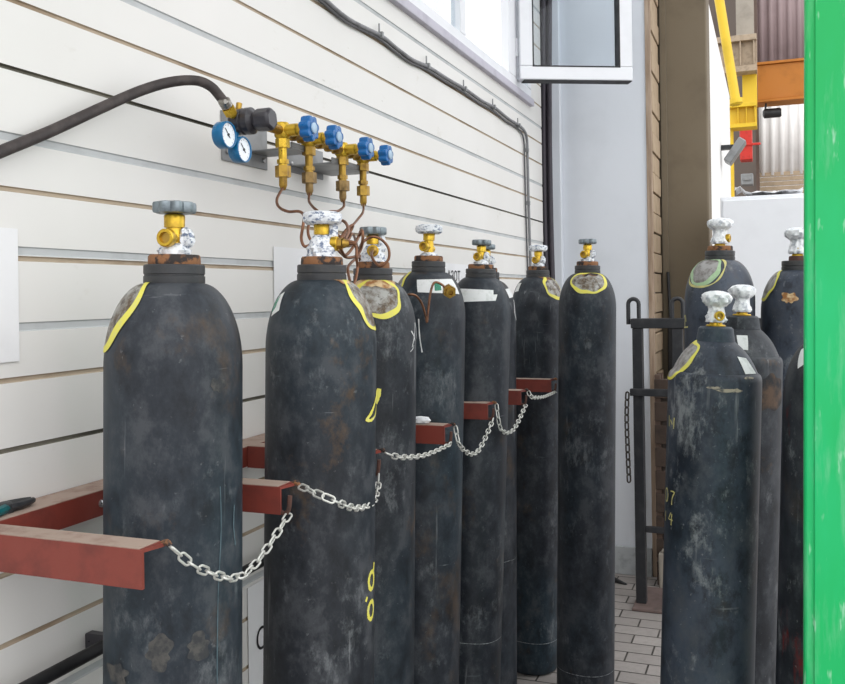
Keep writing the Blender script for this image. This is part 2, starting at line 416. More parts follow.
# ------------------------------------------------------------------ gas cylinders
def body_profile(Lb, r, cone, rc):
    """profile from the neck down to the base; Lb = height of the neck joint"""
    pts = []
    if cone:
        sh = .086
        a = Vector((rc, Lb)); b = Vector((r - .010, Lb - sh + .006)); 
        for i in range(13):
            u = i / 12; p = a.lerp(b, u); bul = sin(pi * u) * .008; pts.append((p.x + bul * .7, p.y + bul * .7))
        for i in range(1, 7):
            u = i / 6 * pi / 2; pts.append((r - .010 + .010 * sin(u) , Lb - sh + .006 - .020 * (1 - cos(u))))
        z = Lb - sh - .014
    else:
        sh = .135
        for i in range(23):
            u = i / 22 * pi / 2
            e = 1.06
            rr = rc + (r - rc) * sin(u) ** e; zz = Lb - sh * (1 - cos(u) ** 1.0)
            pts.append((rr, zz))
        z = Lb - sh
    for i in range(1, 25): pts.append((r, z - (z - .03) * i / 24))
    pts += [(r - .0015, .018), (r - .006, .006), (r - .014, 0)]
    return pts
class Surf:
    def __init__(s, pts):
        s.p = pts; s.s = [0]
        for a, b in zip(pts, pts[1:]): s.s.append(s.s[-1] + math.dist(a, b))
    def at(s, d):
        d = max(1e-5, min(d, s.s[-1] - 1e-5)); i = 0
        while s.s[i + 1] < d: i += 1
        u = (d - s.s[i]) / (s.s[i + 1] - s.s[i]); a, b = s.p[i], s.p[i + 1]
        tx, tz = b[0] - a[0], b[1] - a[1]; l = math.hypot(tx, tz)
        return a[0] + tx * u, a[1] + tz * u, -tz / l, tx / l
    def s_of_z(s, z):
        for i, (a, b) in enumerate(zip(s.p, s.p[1:])):
            if a[1] >= z >= b[1] and a[1] > b[1]: return s.s[i] + (s.s[i + 1] - s.s[i]) * (a[1] - z) / (a[1] - b[1])
        return s.s[-1]
    def pt(s, ang, d, off):
        r, z, nr, nz = s.at(d); rr = r + nr * off; return (rr * cos(ang), rr * sin(ang), z + nz * off)

class Cyl: pass
def wheel_poly(r, lobes=8, depth=.11, n=64):
    return [(r * (1 - depth * (.5 - .5 * cos(lobes * a)) ** 1.5) * cos(a), r * (1 - depth * (.5 - .5 * cos(lobes * a)) ** 1.5) * sin(a)) for a in (2 * pi * i / n for i in range(n))]
def wheel_mesh(mb, r, h, M, lobes=8):
    n = 64; rings = [(.80, 0), (.96, .06), (1, .22), (1, .78), (.96, .94), (.80, 1.0), (.45, .92), (.30, 1.0), (.22, 1.06)]
    vs = []; fs = []
    for q, z in rings:
        for i in range(n):
            a = 2 * pi * i / n; dd = (.19 if q > .6 else 0) * (.5 - .5 * cos(lobes * a)) ** 1.6
            vs.append((r * q * (1 - dd) * cos(a), r * q * (1 - dd) * sin(a), z * h))
    for j in range(len(rings) - 1):
        for i in range(n): fs.append((j * n + i, j * n + (i + 1) % n, (j + 1) * n + (i + 1) % n, (j + 1) * n + i))
    fs.append(tuple(range(n - 1, -1, -1))); fs.append(tuple((len(rings) - 1) * n + i for i in range(n)))
    mb.add(vs, fs, M)
def crumple(seed, amp):
    rg = random.Random(seed); ws = [(rg.randint(2, 13), rg.uniform(0, 6.28), rg.uniform(-30, 30), rg.uniform(.5, 1)) for _ in range(9)]
    return lambda a, u: 1 + amp * sum(w * sin(k * a + ph + f * u) for k, ph, f, w in ws) / 3
def make_cylinder(label, top, bot, Z, r, cone=False, paint=None, port=None, tape='some', wheel='grey', rustring=True, collar=None, lean=1.0, valve_tilt=0):
    """top = pixel of the neck ring's top centre, bot = pixel x of the axis at picture bottom (y 684)"""
    C = Cyl(); paint = paint or PAINT
    T = at(top[0], top[1], Z)
    # ground point under the axis
    px_b = top[0] + (bot - top[0]) / (684 - top[1]) * ((1.58 / Z * F + PPY) - top[1]) * lean
    B = at(px_b, 1.58 / Z * F + PPY, Z); B.z = 0
    B = Vector((B.x, B.y, 0)); ax = (T - B); Lt = ax.length; ax.normalize()
    tilt = math.acos(min(1, ax.z)); B.z = r * sin(tilt) * .95 + .001
    Lt = (T - B).length
    C.root = thing('gas_cylinder', label, 'gas cylinder', B)
    q = Vector((0, 0, 1)).rotation_difference(ax); C.root.rotation_mode = 'QUATERNION'; C.root.rotation_quaternion = q
    C.r = r; C.L = Lt; k = r / .1095
    rc = (collar or .048) * k; rh = (.005 if cone else .016) * k; ch = .030 * k
    Lb = Lt - rh - ch; C.Lb = Lb; C.surf = Surf(body_profile(Lb, r, cone, rc - .004)); C.cone = cone
    d = (CAM - B); C.a0 = math.atan2(d.y, d.x); C.B = B; C.k = k; C.Z = Z; C.top = top; C.q = q
    mb = MB(); mb.lathe([(p[0], p[1]) for p in reversed(C.surf.p)], 72)
    C.body = mb.build('body', paint, C.root, local=True)
    mb = MB()
    if cone: mb.lathe([(rc + .004, Lb - .006), (rc + .002, Lb + .006), (rc - .001, Lb + ch * .85), (rc - .006, Lb + ch), (rc * .5, Lb + ch + .001)], 48)
    else: mb.lathe([(rc, Lb - .004), (rc + .001, Lb + .001), (rc + .001, Lb + ch * .36), (rc - .0006, Lb + ch * .40), (rc - .0006, Lb + ch * .46), (rc + .0008, Lb + ch * .5), (rc + .0008, Lb + ch - .002), (rc - .001, Lb + ch), (rc * .6, Lb + ch)], 48)
    mb.build('neck_ring', paint if cone else COLLAR, C.root, local=True)
    mb = MB(); rr = rc * .86 if rustring else rc * .55
    mb.lathe([(rr, Lb + ch - .001), (rr + .0006, Lb + ch + .003), (rr, Lt - .003), (rr - .002, Lt), (.02 * k, Lt)], 40, wob=crumple(top[0], .006))
    mb.build('valve_flange' if cone else 'rusty_collar', BRASS if cone else RUST if rustring else RUST_DARK, C.root, local=True)
    # valve
    if tape == 'cloth': k = k * (.86 if cone else .99)
    else: k = k * 1.05
    pa = C.a0 + R(port if port is not None else -25)
    z0 = Lt - .002; v = MB()
    v.lathe([(.0175 * k, z0), (.0175 * k, z0 + .006), (.0135 * k, z0 + .010), (.0135 * k, z0 + .038 * k), (.0125 * k, z0 + .040 * k), (.0125 * k, z0 + .044 * k), (.0158 * k, z0 + .0445 * k), (.0162 * k, z0 + .062 * k), (.0150 * k, z0 + .064 * k), (.010 * k, z0 + .066 * k)], 32)
    PD = Vector((cos(pa), sin(pa), 0)); pz = z0 + .027 * k
    v.lathe([(.0105 * k, 0), (.0105 * k, .020 * k), (.0140 * k, .0205 * k), (.0140 * k, .031 * k), (.0125 * k, .0325 * k), (.0088 * k, .0325 * k), (.0080 * k, .026 * k), (.003 * k, .0255 * k)], 24, axisM((0, 0, pz), PD))
    v.lathe([(.009 * k, 0), (.009 * k, .021 * k), (.007 * k, .022 * k)], 20, axisM((0, 0, z0 + .022 * k), -PD))
    C.valve = v.build('valve', BRASS, C.root, local=True)
    hb = MB(); hb.lathe([(.0085 * k, .0), (.0085 * k, .0006)], 20, axisM(Vector((0, 0, pz)) + PD * .0262 * k, PD)); hb.build('outlet', BRASS_HOLE, C.valve, local=True)
    C.port = Vector((0, 0, pz)) + PD * .034 * k; C.pdir = PD
    wz = z0 + .066 * k; hw = MB()
    wheel_mesh(hw, .0335 * k, .0185 * k, Matrix.Translation((0, 0, wz)))
    wm = {'grey': WHEEL, 'wrap': TAPE, 'cloth': CLOTH}[wheel]
    if wheel == 'grey': hw.build('handwheel', WHEEL, C.valve, local=True)
    elif wheel == 'wrap':
        hw.build('handwheel', WHEEL, C.valve, local=True)
        wr = MB(); wr.lathe([(.012 * k, wz - .003), (.030 * k, wz - .003), (.036 * k, wz + .002), (.0372 * k, wz + .010), (.036 * k, wz + .019), (.028 * k, wz + .0225), (.008 * k, wz + .021)], 48, wob=crumple(top[0] + 3, .045)); wr.build('wrapping', TAPE, C.valve, local=True)
    else:
        hw.build('handwheel', WHEEL, C.valve, local=True)
        wr = MB(); wr.lathe([(.014 * k, wz - .012), (.026 * k, wz - .010), (.038 * k, wz + .0), (.0405 * k, wz + .010), (.039 * k, wz + .017), (.031 * k, wz + .0235), (.017 * k, wz + .027), (.004 * k, wz + .028)], 64, wob=crumple(top[0] + 3, .10)); wr.build('wrapping', CLOTH, C.valve, local=True)
    tp = MB(); sd = int(top[0] * 7 + 1)
    if tape == 'some':
        tp.lathe([(.015 * k, z0 + .001), (.0245 * k, z0 + .002), (.0255 * k, z0 + .009 * k), (.021 * k, z0 + .013 * k), (.0165 * k, z0 + .019 * k), (.0137 * k, z0 + .020 * k)], 56, wob=crumple(sd, .10))
        tp.lathe([(.002, -.016 * k), (.009 * k, -.011 * k), (.0125 * k, -.003 * k), (.0105 * k, .007 * k), (.008 * k, .015 * k), (.002, .019 * k)], 28, Matrix.Translation(Vector((0, 0, z0 + .026 * k)) + Vector((cos(C.a0 + R(72)), sin(C.a0 + R(72)), 0)) * .018 * k), wob=crumple(sd + 5, .30))
    elif tape == 'much':
        tp.lathe([(.018 * k, z0 + .001), (.0285 * k, z0 + .002), (.027 * k, z0 + .010 * k), (.0275 * k, z0 + .018 * k), (.0235 * k, z0 + .026 * k), (.022 * k, z0 + .033 * k), (.0165 * k, z0 + .041 * k), (.0145 * k, z0 + .043 * k)], 64, wob=crumple(sd, .13))
        tp.lathe([(.004, -.016 * k), (.009 * k, -.013 * k), (.0115 * k, .0), (.010 * k, .020 * k), (.004, .030 * k)], 28, Matrix.Translation(Vector((0, 0, z0 + .040 * k)) + Vector((cos(C.a0 + R(85)), sin(C.a0 + R(85)), 0)) * .019 * k), wob=crumple(sd + 5, .15))
    elif tape == 'thin':
        tp.lathe([(.015 * k, z0 + .001), (.024 * k, z0 + .002), (.022 * k, z0 + .006 * k), (.0165 * k, z0 + .011 * k), (.0145 * k, z0 + .012 * k)], 48, wob=crumple(sd, .12))
    else:   # full cloth wrap down the stem
        tp.lathe([(.012 * k, z0 + .012), (.026 * k, z0 + .009 * k), (.029 * k, z0 + .016 * k), (.0255 * k, z0 + .025 * k), (.0225 * k, z0 + .036 * k), (.0205 * k, z0 + .048 * k), (.0235 * k, z0 + .058 * k), (.020 * k, z0 + .064 * k)], 64, wob=crumple(sd, .13))
    tp.build('tape_wrap', TAPE if tape in ('some', 'much', 'thin') else CLOTH, C.valve, local=True)
    return C
def s_at(C, py):      # arc length on the profile seen at picture row py (front side)
    z = 1.58 - (py - (PPY - ROLL * (C.top[0] - PPX))) / F * C.Z
    # height along the axis
    zl = C.L - (C.top[1] - py) * -1 / F * C.Z
    return C.surf.s_of_z(min(C.Lb - 1e-4, zl))
def patch(C, name, mat, shape, phi, s0, off=.0010, nr=10, na=48, label=None, mb=None):
    """shape(ang) -> (inner, outer) radii in metres, around the point (phi degrees, arc length s0)"""
    own = mb is None; mb = mb or MB(); a0 = C.a0 + R(phi); r0 = C.surf.at(s0)[0]; vs = []; fs = []
    for j in range(nr + 1):
        for i in range(na):
            a = 2 * pi * i / na; i0, o0 = shape(a); q = i0 + (o0 - i0) * j / nr
            du, ds = q * cos(a), -q * sin(a); d = s0 + ds
            rr = max(C.surf.at(max(d, .0005))[0], .02)
            vs.append(C.surf.pt(a0 + du / (.5 * rr + .5 * r0), max(d, .0005), off))
    for j in range(nr):
        for i in range(na): fs.append((j * na + i, j * na + (i + 1) % na, (j + 1) * na + (i + 1) % na, (j + 1) * na + i))
    mb.add(vs, fs)
    if own:
        o = mb.build(name, mat, C.root, local=True)
        if label: o['label'] = label
        return o
def quad_patch(C, mb, uv, off=.0010, n=14):
    """uv = 4 corners (phi degrees, arc length) in order; bilinear sheet following the surface"""
    vs = []; fs = []
    for j in range(n + 1):
        for i in range(n + 1):
            u, v = i / n, j / n
            p = [(1 - u) * (1 - v) * uv[0][k] + u * (1 - v) * uv[1][k] + u * v * uv[2][k] + (1 - u) * v * uv[3][k] for k in (0, 1)]
            vs.append(C.surf.pt(C.a0 + R(p[0]), p[1], off))
    for j in range(n):
        for i in range(n): a = j * (n + 1) + i; fs.append((a, a + 1, a + n + 2, a + n + 1))
    mb.add(vs, fs)
def stroke(C, mb, pts, w, off=.0009, smooth=True):
    """brush stroke along (phi degrees, arc length) points, width w metres (or list)"""
    P = [Vector((R(p[0]) * C.r, p[1], 0)) for p in pts]
    if smooth: P = catmull(P, 6)
    n = len(P); vs = []; fs = []; rg = random.Random(n * 13 + int(P[0].x * 1e4))
    for i, p in enumerate(P):
        tn = (P[min(i + 1, n - 1)] - P[max(i - 1, 0)]).normalized(); nn = Vector((-tn.y, tn.x, 0))
        ww = (w(i / (n - 1)) if callable(w) else w) * rg.uniform(.75, 1.15) / 2
        for k in (-1, -.33, .33, 1):
            qv = p + nn * ww * k; vs.append(C.surf.pt(C.a0 + qv.x / C.r, max(qv.y, .0005), off))
    for i in range(n - 1):
        for k in range(3): a = i * 4 + k; fs.append((a, a + 1, a + 5, a + 4))
    mb.add(vs, fs)
def wobble(seed, amp):
    rg = random.Random(seed); ws = [(k, rg.uniform(0, 6.28), rg.uniform(.4, 1)) for k in (1, 2, 3, 5, 7)]
    return lambda a: 1 + amp * sum(w * sin(k * a + p) for k, p, w in ws) / 2
def badge(C, phi, s0, ru, rs, ring=.010, ringmat=None, inner=None, seed=1, top_open=False):
    wo, wi = wobble(seed, .07), wobble(seed + 9, .09)
    def ell(a): return 1 / math.sqrt((cos(a) / ru) ** 2 + (sin(a) / rs) ** 2)
    def rg(a): o = ell(a) * wo(a); return (max(.003, o - ring * (1 + .35 * sin(3 * a + seed))), o)
    patch(C, 'stamped_patch', inner or BAREM, lambda a: (.0002, ell(a) * wo(a) - ring * .6), phi, s0, .0007, label='worn bare metal patch on the shoulder')
    patch(C, 'painted_ring', ringmat or YELLOW, rg, phi, s0, .0015, nr=4, na=72, label='brushed paint outline around the bare patch')
def scrapes(C, seed, n, zlo, zhi, wmax=.006, phimax=70, vertical=.5, mat=None):
    rg = random.Random(seed); mb = MB()
    for _ in range(n):
        ph = rg.uniform(-phimax, phimax); s = C.surf.s_of_z(rg.uniform(zlo, zhi)); w0 = rg.uniform(.0008, wmax)
        if rg.random() < vertical: l = rg.uniform(.01, .07); pts = [(ph + rg.uniform(-3, 3) * u, s + l * u) for u in (0, .3, .6, 1)]
        else: l = rg.uniform(4, 18); pts = [(ph + l * u, s + rg.uniform(-.003, .003)) for u in (0, .3, .6, 1)]
        stroke(C, mb, pts, lambda u, w0=w0: w0 * (.25 + sin(pi * u)), .0006)
    mb.build('scrape_mark', mat or CHALK, C.root, local=True)
def ring_line(C, z, phis=(-88, 88), w=.0022, mat=None):
    mb = MB(); s = C.surf.s_of_z(z); stroke(C, mb, [(phis[0] + (phis[1] - phis[0]) * i / 12, s + .001 * sin(i)) for i in range(13)], w, .0007)
    mb.build('scuffed_line', mat or CHALK, C.root, local=True)

RAD = .1095
C1 = make_cylinder('dark grey gas cylinder nearest the camera at left, bare valve with grey handwheel', (174.5, 255), 174, 1.47, RAD, paint=PAINT, port=-28, tape='some')
C2 = make_cylinder('dark gas cylinder with marbled white tape over its valve and copper tubes around it', (322, 257), 319, 1.79, RAD, paint=PAINT_RUSTY, port=68, tape='much', wheel='wrap')
C3 = make_cylinder('gas cylinder with copper tube loop on its outlet and yellow-ringed rusty patch', (373, 262), 370, 2.24, RAD, paint=PAINT_RUSTY, port=-2, tape='much')
C4 = make_cylinder('gas cylinder with loose copper tube end hanging across its white sticker', (428.7, 256), 421, 2.60, RAD, paint=PAINT, port=-30, tape='thin', wheel='wrap')
C5 = make_cylinder('gas cylinder with wide torn white sticker, right of the loose copper tube end', (481, 264.5), 469, 2.86, .099, paint=PAINT, port=-30, tape='some', collar=.052)
C6 = make_cylinder('narrow sliver of gas cylinder mostly hidden behind the one with torn white sticker', (486, 268), 487, 3.30, RAD, paint=PAINT, port=-20, tape='some')
C7 = make_cylinder('last gas cylinder in the chained row, yellow-edged patch, beside the free-standing one', (538, 266.5), 532, 3.80, RAD, paint=PAINT, port=-25, tape='some', wheel='wrap')
C8 = make_cylinder('free-standing gas cylinder before the pale panel, oval yellow-ringed patch facing front', (587.5, 261.5), 585.5, 3.48, RAD, paint=PAINT, port=-30, tape='some')
R1 = make_cylinder('scuffed front gas cylinder of right group, cone shoulder, white cloth knob over yellow outlet', (716, 324.5), 704.5, 2.20, RAD, True, PAINT_CHALKY, 18, 'cloth', 'cloth', False, .042, .8)
R2 = make_cylinder('gas cylinder right behind the scuffed front one, shoulder partly brown with rust', (742, 314), 729, 2.52, RAD, True, PAINT_RUSTY, 190, 'cloth', 'cloth', False, .046, .6)
R3 = make_cylinder('tall gas cylinder with green and yellow outlined patch, white wrapped valve', (720, 246), 717, 2.93, RAD, False, PAINT_CHALKY, 75, 'cloth', 'cloth', True, .046)
R4 = make_cylinder('tall gas cylinder half hidden by the green steel edge, in front of white cabinet', (797.5, 256), 796, 2.88, RAD, False, PAINT_CHALKY, 170, 'cloth', 'cloth', False, .047)
R5 = make_cylinder('low reddish-scuffed gas cylinder beside the green steel edge with paper tag', (838, 318), 824, 2.02, RAD, False, PAINT_RED, 10, 'cloth', 'cloth', False, .045, .7)

# paint, stickers and marks
badge(C1, -101, .062, .090, .078, .0125, seed=3)
badge(C2, 76, .062, .058, .064, .0105, seed=4)
patch(C2, 'rust_flake', CREAM_RUST, lambda a: (.0002, .020 * wobble(8, .25)(a)), 50, .004, .0011)
badge(C3, 10, .056, .062, .060, .011, seed=5)
patch(C3, 'rust_flake', CREAM_RUST, lambda a: (.0002, (.024 + .022 * abs(cos(a))) * wobble(18, .2)(a)), 4, .010, .0013)
badge(C4, -92, .062, .062, .062, .009, seed=6)
badge(C7, 52, .058, .056, .062, .011, seed=7)
badge(C8, 3, .052, .076, .054, .012, ringmat=YELLOW, seed=8)
patch(C8, 'rust_flake', RUST, lambda a: (.0002, (.020 + .020 * abs(cos(a))) * wobble(14, .2)(a)), 2, .004, .0012)
patch(C7, 'rust_flake', RUST, lambda a: (.0002, (.020 + .012 * abs(cos(a))) * wobble(15, .2)(a)), 40, .006, .0012)
badge(R1, -78, .068, .060, .062, .010, ringmat=YELLOW, inner=BARE_PALE, seed=9)
badge(R3, -38, .050, .060, .060, .013, ringmat=PALE_GREEN, inner=BARE_PALE, seed=10)
patch(R3, 'faded_outline', PALE_YELLOW, lambda a: (.064 * wobble(3, .05)(a), .070 * wobble(4, .06)(a)), -38, .050, .0014, nr=3, label='faded yellow outer outline')
badge(R4, -76, .066, .052, .060, .009, ringmat=YELLOW, inner=BARE_PALE, seed=11)
patch(R4, 'bare_flake', CREAM_RUST, lambda a: (.0002, (.012 + .012 * abs(cos(a))) * wobble(28, .25)(a)), -14, .115, .0011, label='flaked pink-brown bare spot')

def sticker(C, quads, mat=LABEL, name='sticker', label=None):
    mb = MB()
    for i, q in enumerate(quads): quad_patch(C, mb, q, .0012 + .0001 * i)
    o = mb.build(name, mat, C.root, local=True)
    if label: o['label'] = label
sticker(C2, [((-74, .055), (-62, .045), (-56, .085), (-72, .098))], label='torn white sticker')
sticker(C2, [((-78, .066), (-68, .052), (-67, .080), (-74, .092))], GREEN_STICKER, 'sticker_corner')
sticker(C4, [((-24, .046), (58, .040), (62, .088), (-18, .085))], label='white shoulder sticker')
sticker(C4, [((10, .052), (22, .052), (22, .078), (10, .080))], GREEN_STICKER, 'sticker_emblem')
sticker(C5, [((-50, .056), (28, .058), (26, .080), (-46, .088)), ((-46, .080), (36, .072), (30, .092), (-44, .100))], label='white sticker with torn edges')
sticker(C6, [((52, .055), (82, .050), (84, .085), (56, .090))], label='white sticker')
sticker(C7, [((-74, .050), (-56, .046), (-54, .085), (-72, .090))], label='white sticker')
sticker(R1, [((38, .055), (58, .060), (68, .100), (42, .100))], label='white sticker')
sticker(R2, [((-12, .034), (12, .034), (10, .080), (-4, .078))], label='white sticker')
sticker(R5, [((-64, .050), (-36, .012), (-24, .060), (-52, .096))], PAPER, 'paper_tag')

# yellow brush marks and numbers on the bodies
mb = MB(); zz = C2.surf.s_of_z
def row(C, py): return C.surf.s_of_z(C.L - (py - C.top[1]) / F * C.Z)
stroke(C2, mb, [(83, row(C2, 392)), (72, row(C2, 401)), (62, row(C2, 409)), (52, row(C2, 415))], .008)
stroke(C2, mb, [(50, row(C2, 415)), (60, row(C2, 417)), (74, row(C2, 413)), (80, row(C2, 404))], .006)
mb.build('brush_mark', YELLOW, C2.root, local=True)
mb = MB(); stroke(C3, mb, [(8, row(C3, 384)), (6, row(C3, 391)), (3, row(C3, 398))], .012); mb.build('brush_mark', YELLOW, C3.root, local=True)
mb = MB()
def loop8(C, mb, phi, py0, py1, dphi, w):
    c = (row(C, py0) + row(C, py1)) / 2; h = (row(C, py1) - row(C, py0)) / 2
    stroke(C, mb, [(phi + dphi * sin(2 * pi * i / 14), c - h * cos(2 * pi * i / 14)) for i in range(15)], w)
loop8(C2, mb, 65, 566, 583, 7, .009); loop8(C2, mb, 64, 595, 612, 7, .009)
stroke(C2, mb, [(73, row(C2, 559)), (70, row(C2, 568))], .008); stroke(C2, mb, [(55, row(C2, 588)), (52.5, row(C2, 592))], .007)
mb.build('painted_number', YELLOW, C2.root, local=True)
mb = MB()
loop8(R1, mb, -72, 489, 502, 5, .0035); stroke(R1, mb, [(-60, row(R1, 490)), (-52, row(R1, 490)), (-56, row(R1, 496)), (-57, row(R1, 503))], .0035)
stroke(R1, mb, [(-74, row(R1, 512)), (-74, row(R1, 522))], .0035); stroke(R1, mb, [(-58, row(R1, 511)), (-64, row(R1, 518)), (-54, row(R1, 518))], .0035, smooth=False); stroke(R1, mb, [(-56, row(R1, 512)), (-57, row(R1, 523))], .0035)
stroke(R1, mb, [(-66, row(R1, 420)), (-60, row(R1, 424))], .004); stroke(R1, mb, [(-56, row(R1, 417)), (-57, row(R1, 428))], .004); stroke(R1, mb, [(-70, row(R1, 416)), (-69, row(R1, 427))], .0035)
mb.build('painted_number', PALE_YELLOW, R1.root, local=True)
mb = MB(); stroke(R3, mb, [(-86, row(R3, 318)), (-74, row(R3, 316)), (-70, row(R3, 322))], .006); stroke(R3, mb, [(-84, row(R3, 328)), (-62, row(R3, 327))], .005); stroke(R3, mb, [(-76, row(R3, 318)), (-76, row(R3, 327))], .005)
mb.build('painted_mark', PALE_YELLOW, R3.root, local=True)
mb = MB()   # chalk line and worn patch on the nearest cylinder
stroke(C1, mb, [(38, row(C1, 478)), (39, row(C1, 520)), (36, row(C1, 580)), (35, row(C1, 650)), (36, row(C1, 684))], .0022)
stroke(C1, mb, [(56, row(C1, 500)), (55, row(C1, 520)), (58, row(C1, 540))], .004)
mb.build('chalk_line', simple('faint_blue_chalk', (.07, .11, .13), .8, 0, .2, 60), C1.root, local=True)
WORN = simple('worn_grey_brown_paint', (.068, .065, .060), .7, 0, .2, 45, .2, (.030, .032, .035), .42, .58)
for sgn, px_, y_, a_, b_, sd in ((1, -12, 628, .017, .030, 2), (1, -50, 650, .030, .014, 5), (1, 18, 625, .017, .022, 7), (1, 36, 380, .016, .010, 12)):
    patch(C1, 'worn_patch', WORN, lambda a, a_=a_, b_=b_, sd=sd: (.0002, wobble(sd, .28)(a) / math.sqrt((cos(a) / a_) ** 2 + (sin(a) / b_) ** 2)), px_, row(C1, y_), .0006)
WEDGE = simple('pale_worn_edge', (.36, .31, .24), .7, 0, .2, 60, 0, (.10, .095, .09), .42, .6)   # pale scuffs along the shoulder edge and flank of the front right cylinder
patch(R2, 'rust_bloom', simple('brown_rust_bloom', (.085, .05, .03), .8, 0, .2, 22, .3, (.020, .021, .023), .40, .60), lambda a: (.0002, wobble(33, .2)(a) / math.sqrt((cos(a) / .075) ** 2 + (sin(a) / .045) ** 2)), 42, row(R2, 388), .0006)
for ph_, y_, a_, b_, sd in ((22, 386, .032, .004, 2), (-2, 384, .016, .003, 4), (45, 374, .016, .003, 6)):
    patch(R1, 'worn_edge', WEDGE, lambda a, a_=a_, b_=b_, sd=sd: (.0002, wobble(sd, .3)(a) / math.sqrt((cos(a) / a_) ** 2 + (sin(a) / b_) ** 2)), ph_, row(R1, y_), .0007)
ring_line(C8, .135); ring_line(C7, .135); ring_line(C4, .36, (-60, 85), .0016); ring_line(C5, .50, (-60, 85), .0018); ring_line(C6, .13); ring_line(C6, .62, (20, 85), .0016); ring_line(C3, .10)
mb = MB()
for a, b, w in (((58, 330), (70, 340), .0035), ((72, 322), (60, 346), .003), ((74, 322), (78, 338), .003), ((56, 350), (66, 344), .002)):
    stroke(C3, mb, [(a[0], row(C3, a[1])), ((a[0] + b[0]) / 2 + 2, row(C3, (a[1] + b[1]) / 2)), (b[0], row(C3, b[1]))], w)
mb.build('white_scratch', LABEL, C3.root, local=True)
mb = MB(); stroke(C4, mb, [(-14, row(C4, 318)), (-12, row(C4, 335)), (-8, row(C4, 350))], .0035); mb.build('white_scratch', LABEL, C4.root, local=True)
mb = MB(); stroke(C6, mb, [(78, row(C6, 300)), (70, row(C6, 312)), (80, row(C6, 320))], .006); mb.build('white_scratch', LABEL, C6.root, local=True)

# ------------------------------------------------------------------ red angle-iron rack and chains
AX = -.807
tips = [(160, 545), (291, 486), (378, 451.5), (449, 424), (491, 405), (523.5, 395), (553, 383)]
AZ = AZ0 = on_x(160, 545, AX).z; ADZ = [.004, .014, .009, .001, .014, .012, .008]
ARM_Y = [on_x(p, q, AX).y for p, q in tips]
RY0, RY1 = ARM_Y[0] - .045, ARM_Y[-1] + .30
rack = thing('cylinder_rack', 'long red angle-iron rack with side arms fixed along the cream wall', 'rack', (WX, RY0, AZ - .3))
mb = MB(); rx = -1.112; TT = .005
RZ_ = AZ + .0075
mb.box((rx - TT, RY0, RZ_ - .044), (rx, RY1, RZ_), None, 0); mb.box((WX + .001, RY0, RZ_ - TT), (rx - TT, RY1, RZ_), None, 0)
mb.box((WX + .003, RY0 + .001, RZ_), (rx - .001, RY1 - .001, RZ_ + .0012), None, 1)
rail = mb.build('rail', [RED, DUST], rack)
for y in (1.275, 1.86, 2.55, 3.30): mb = MB(); mb.lathe([(.007, 0), (.007, .004), (.004, .006)], 12, axisM((rx - .001, y, RZ_ - .022), (1, 0, 0))); mb.build('bolt', SCREW, rail)
for i, y in enumerate(ARM_Y):
    mb = MB(); FH = .054 if i == 0 else .048; y0 = y - .042; AZ = AZ0 + ADZ[i]
    mb.box((rx + .0005, y0, AZ - FH), (AX + .002, y0 + .005, AZ), None, 0)
    # top leg with a notched, flame-cut end
    mb.add([(rx + .0005, y0 + .005, AZ - .005), (AX + .0, y0 + .005, AZ - .005), (AX + .008, y - .006, AZ - .005), (AX + .008, y + .006, AZ - .005), (rx + .0005, y + .006, AZ - .005),
            (rx + .0005, y0 + .005, AZ), (AX + .0, y0 + .005, AZ), (AX + .008, y - .006, AZ), (AX + .008, y + .006, AZ), (rx + .0005, y + .006, AZ)],
           [(4, 3, 2, 1, 0), (5, 6, 7, 8, 9), (0, 1, 6, 5), (1, 2, 7, 6), (2, 3, 8, 7), (3, 4, 9, 8), (4, 0, 5, 9)], None, 0)
    mb.box((rx + .003, y0 + .002, AZ), (AX - .004, y + .004, AZ + .0012), None, 1)
    arm = mb.build('arm', [RED, DUST], rack)
    if i:
        hk = MB(); hp = Vector((AX + .004, y0 + .004, AZ - .042))
        hk.tube(catmull([hp + Vector((-.010, .002, .0)), hp + Vector((.004, .0, -.004)), hp + Vector((.013, -.001, .004)), hp + Vector((.016, -.001, .028))], 5), .0042, 8)
        hk.build('hook', RUST_DARK, arm)
    wd = MB(); wd.tube(catmull([(AX + .004, y + .000, AZ - .002), (AX + .011, y + .001, AZ + .001), (AX + .015, y + .002, AZ - .004)], 4), .0042, 8); wd.build('eye', RUST, arm)
AZ = AZ0
mb = MB(); mb.box((rx - .001, ARM_Y[1] + .07, AZ - .16), (rx + .004, ARM_Y[1] + .10, AZ - .0425)); mb.build('gusset', RED, rack)

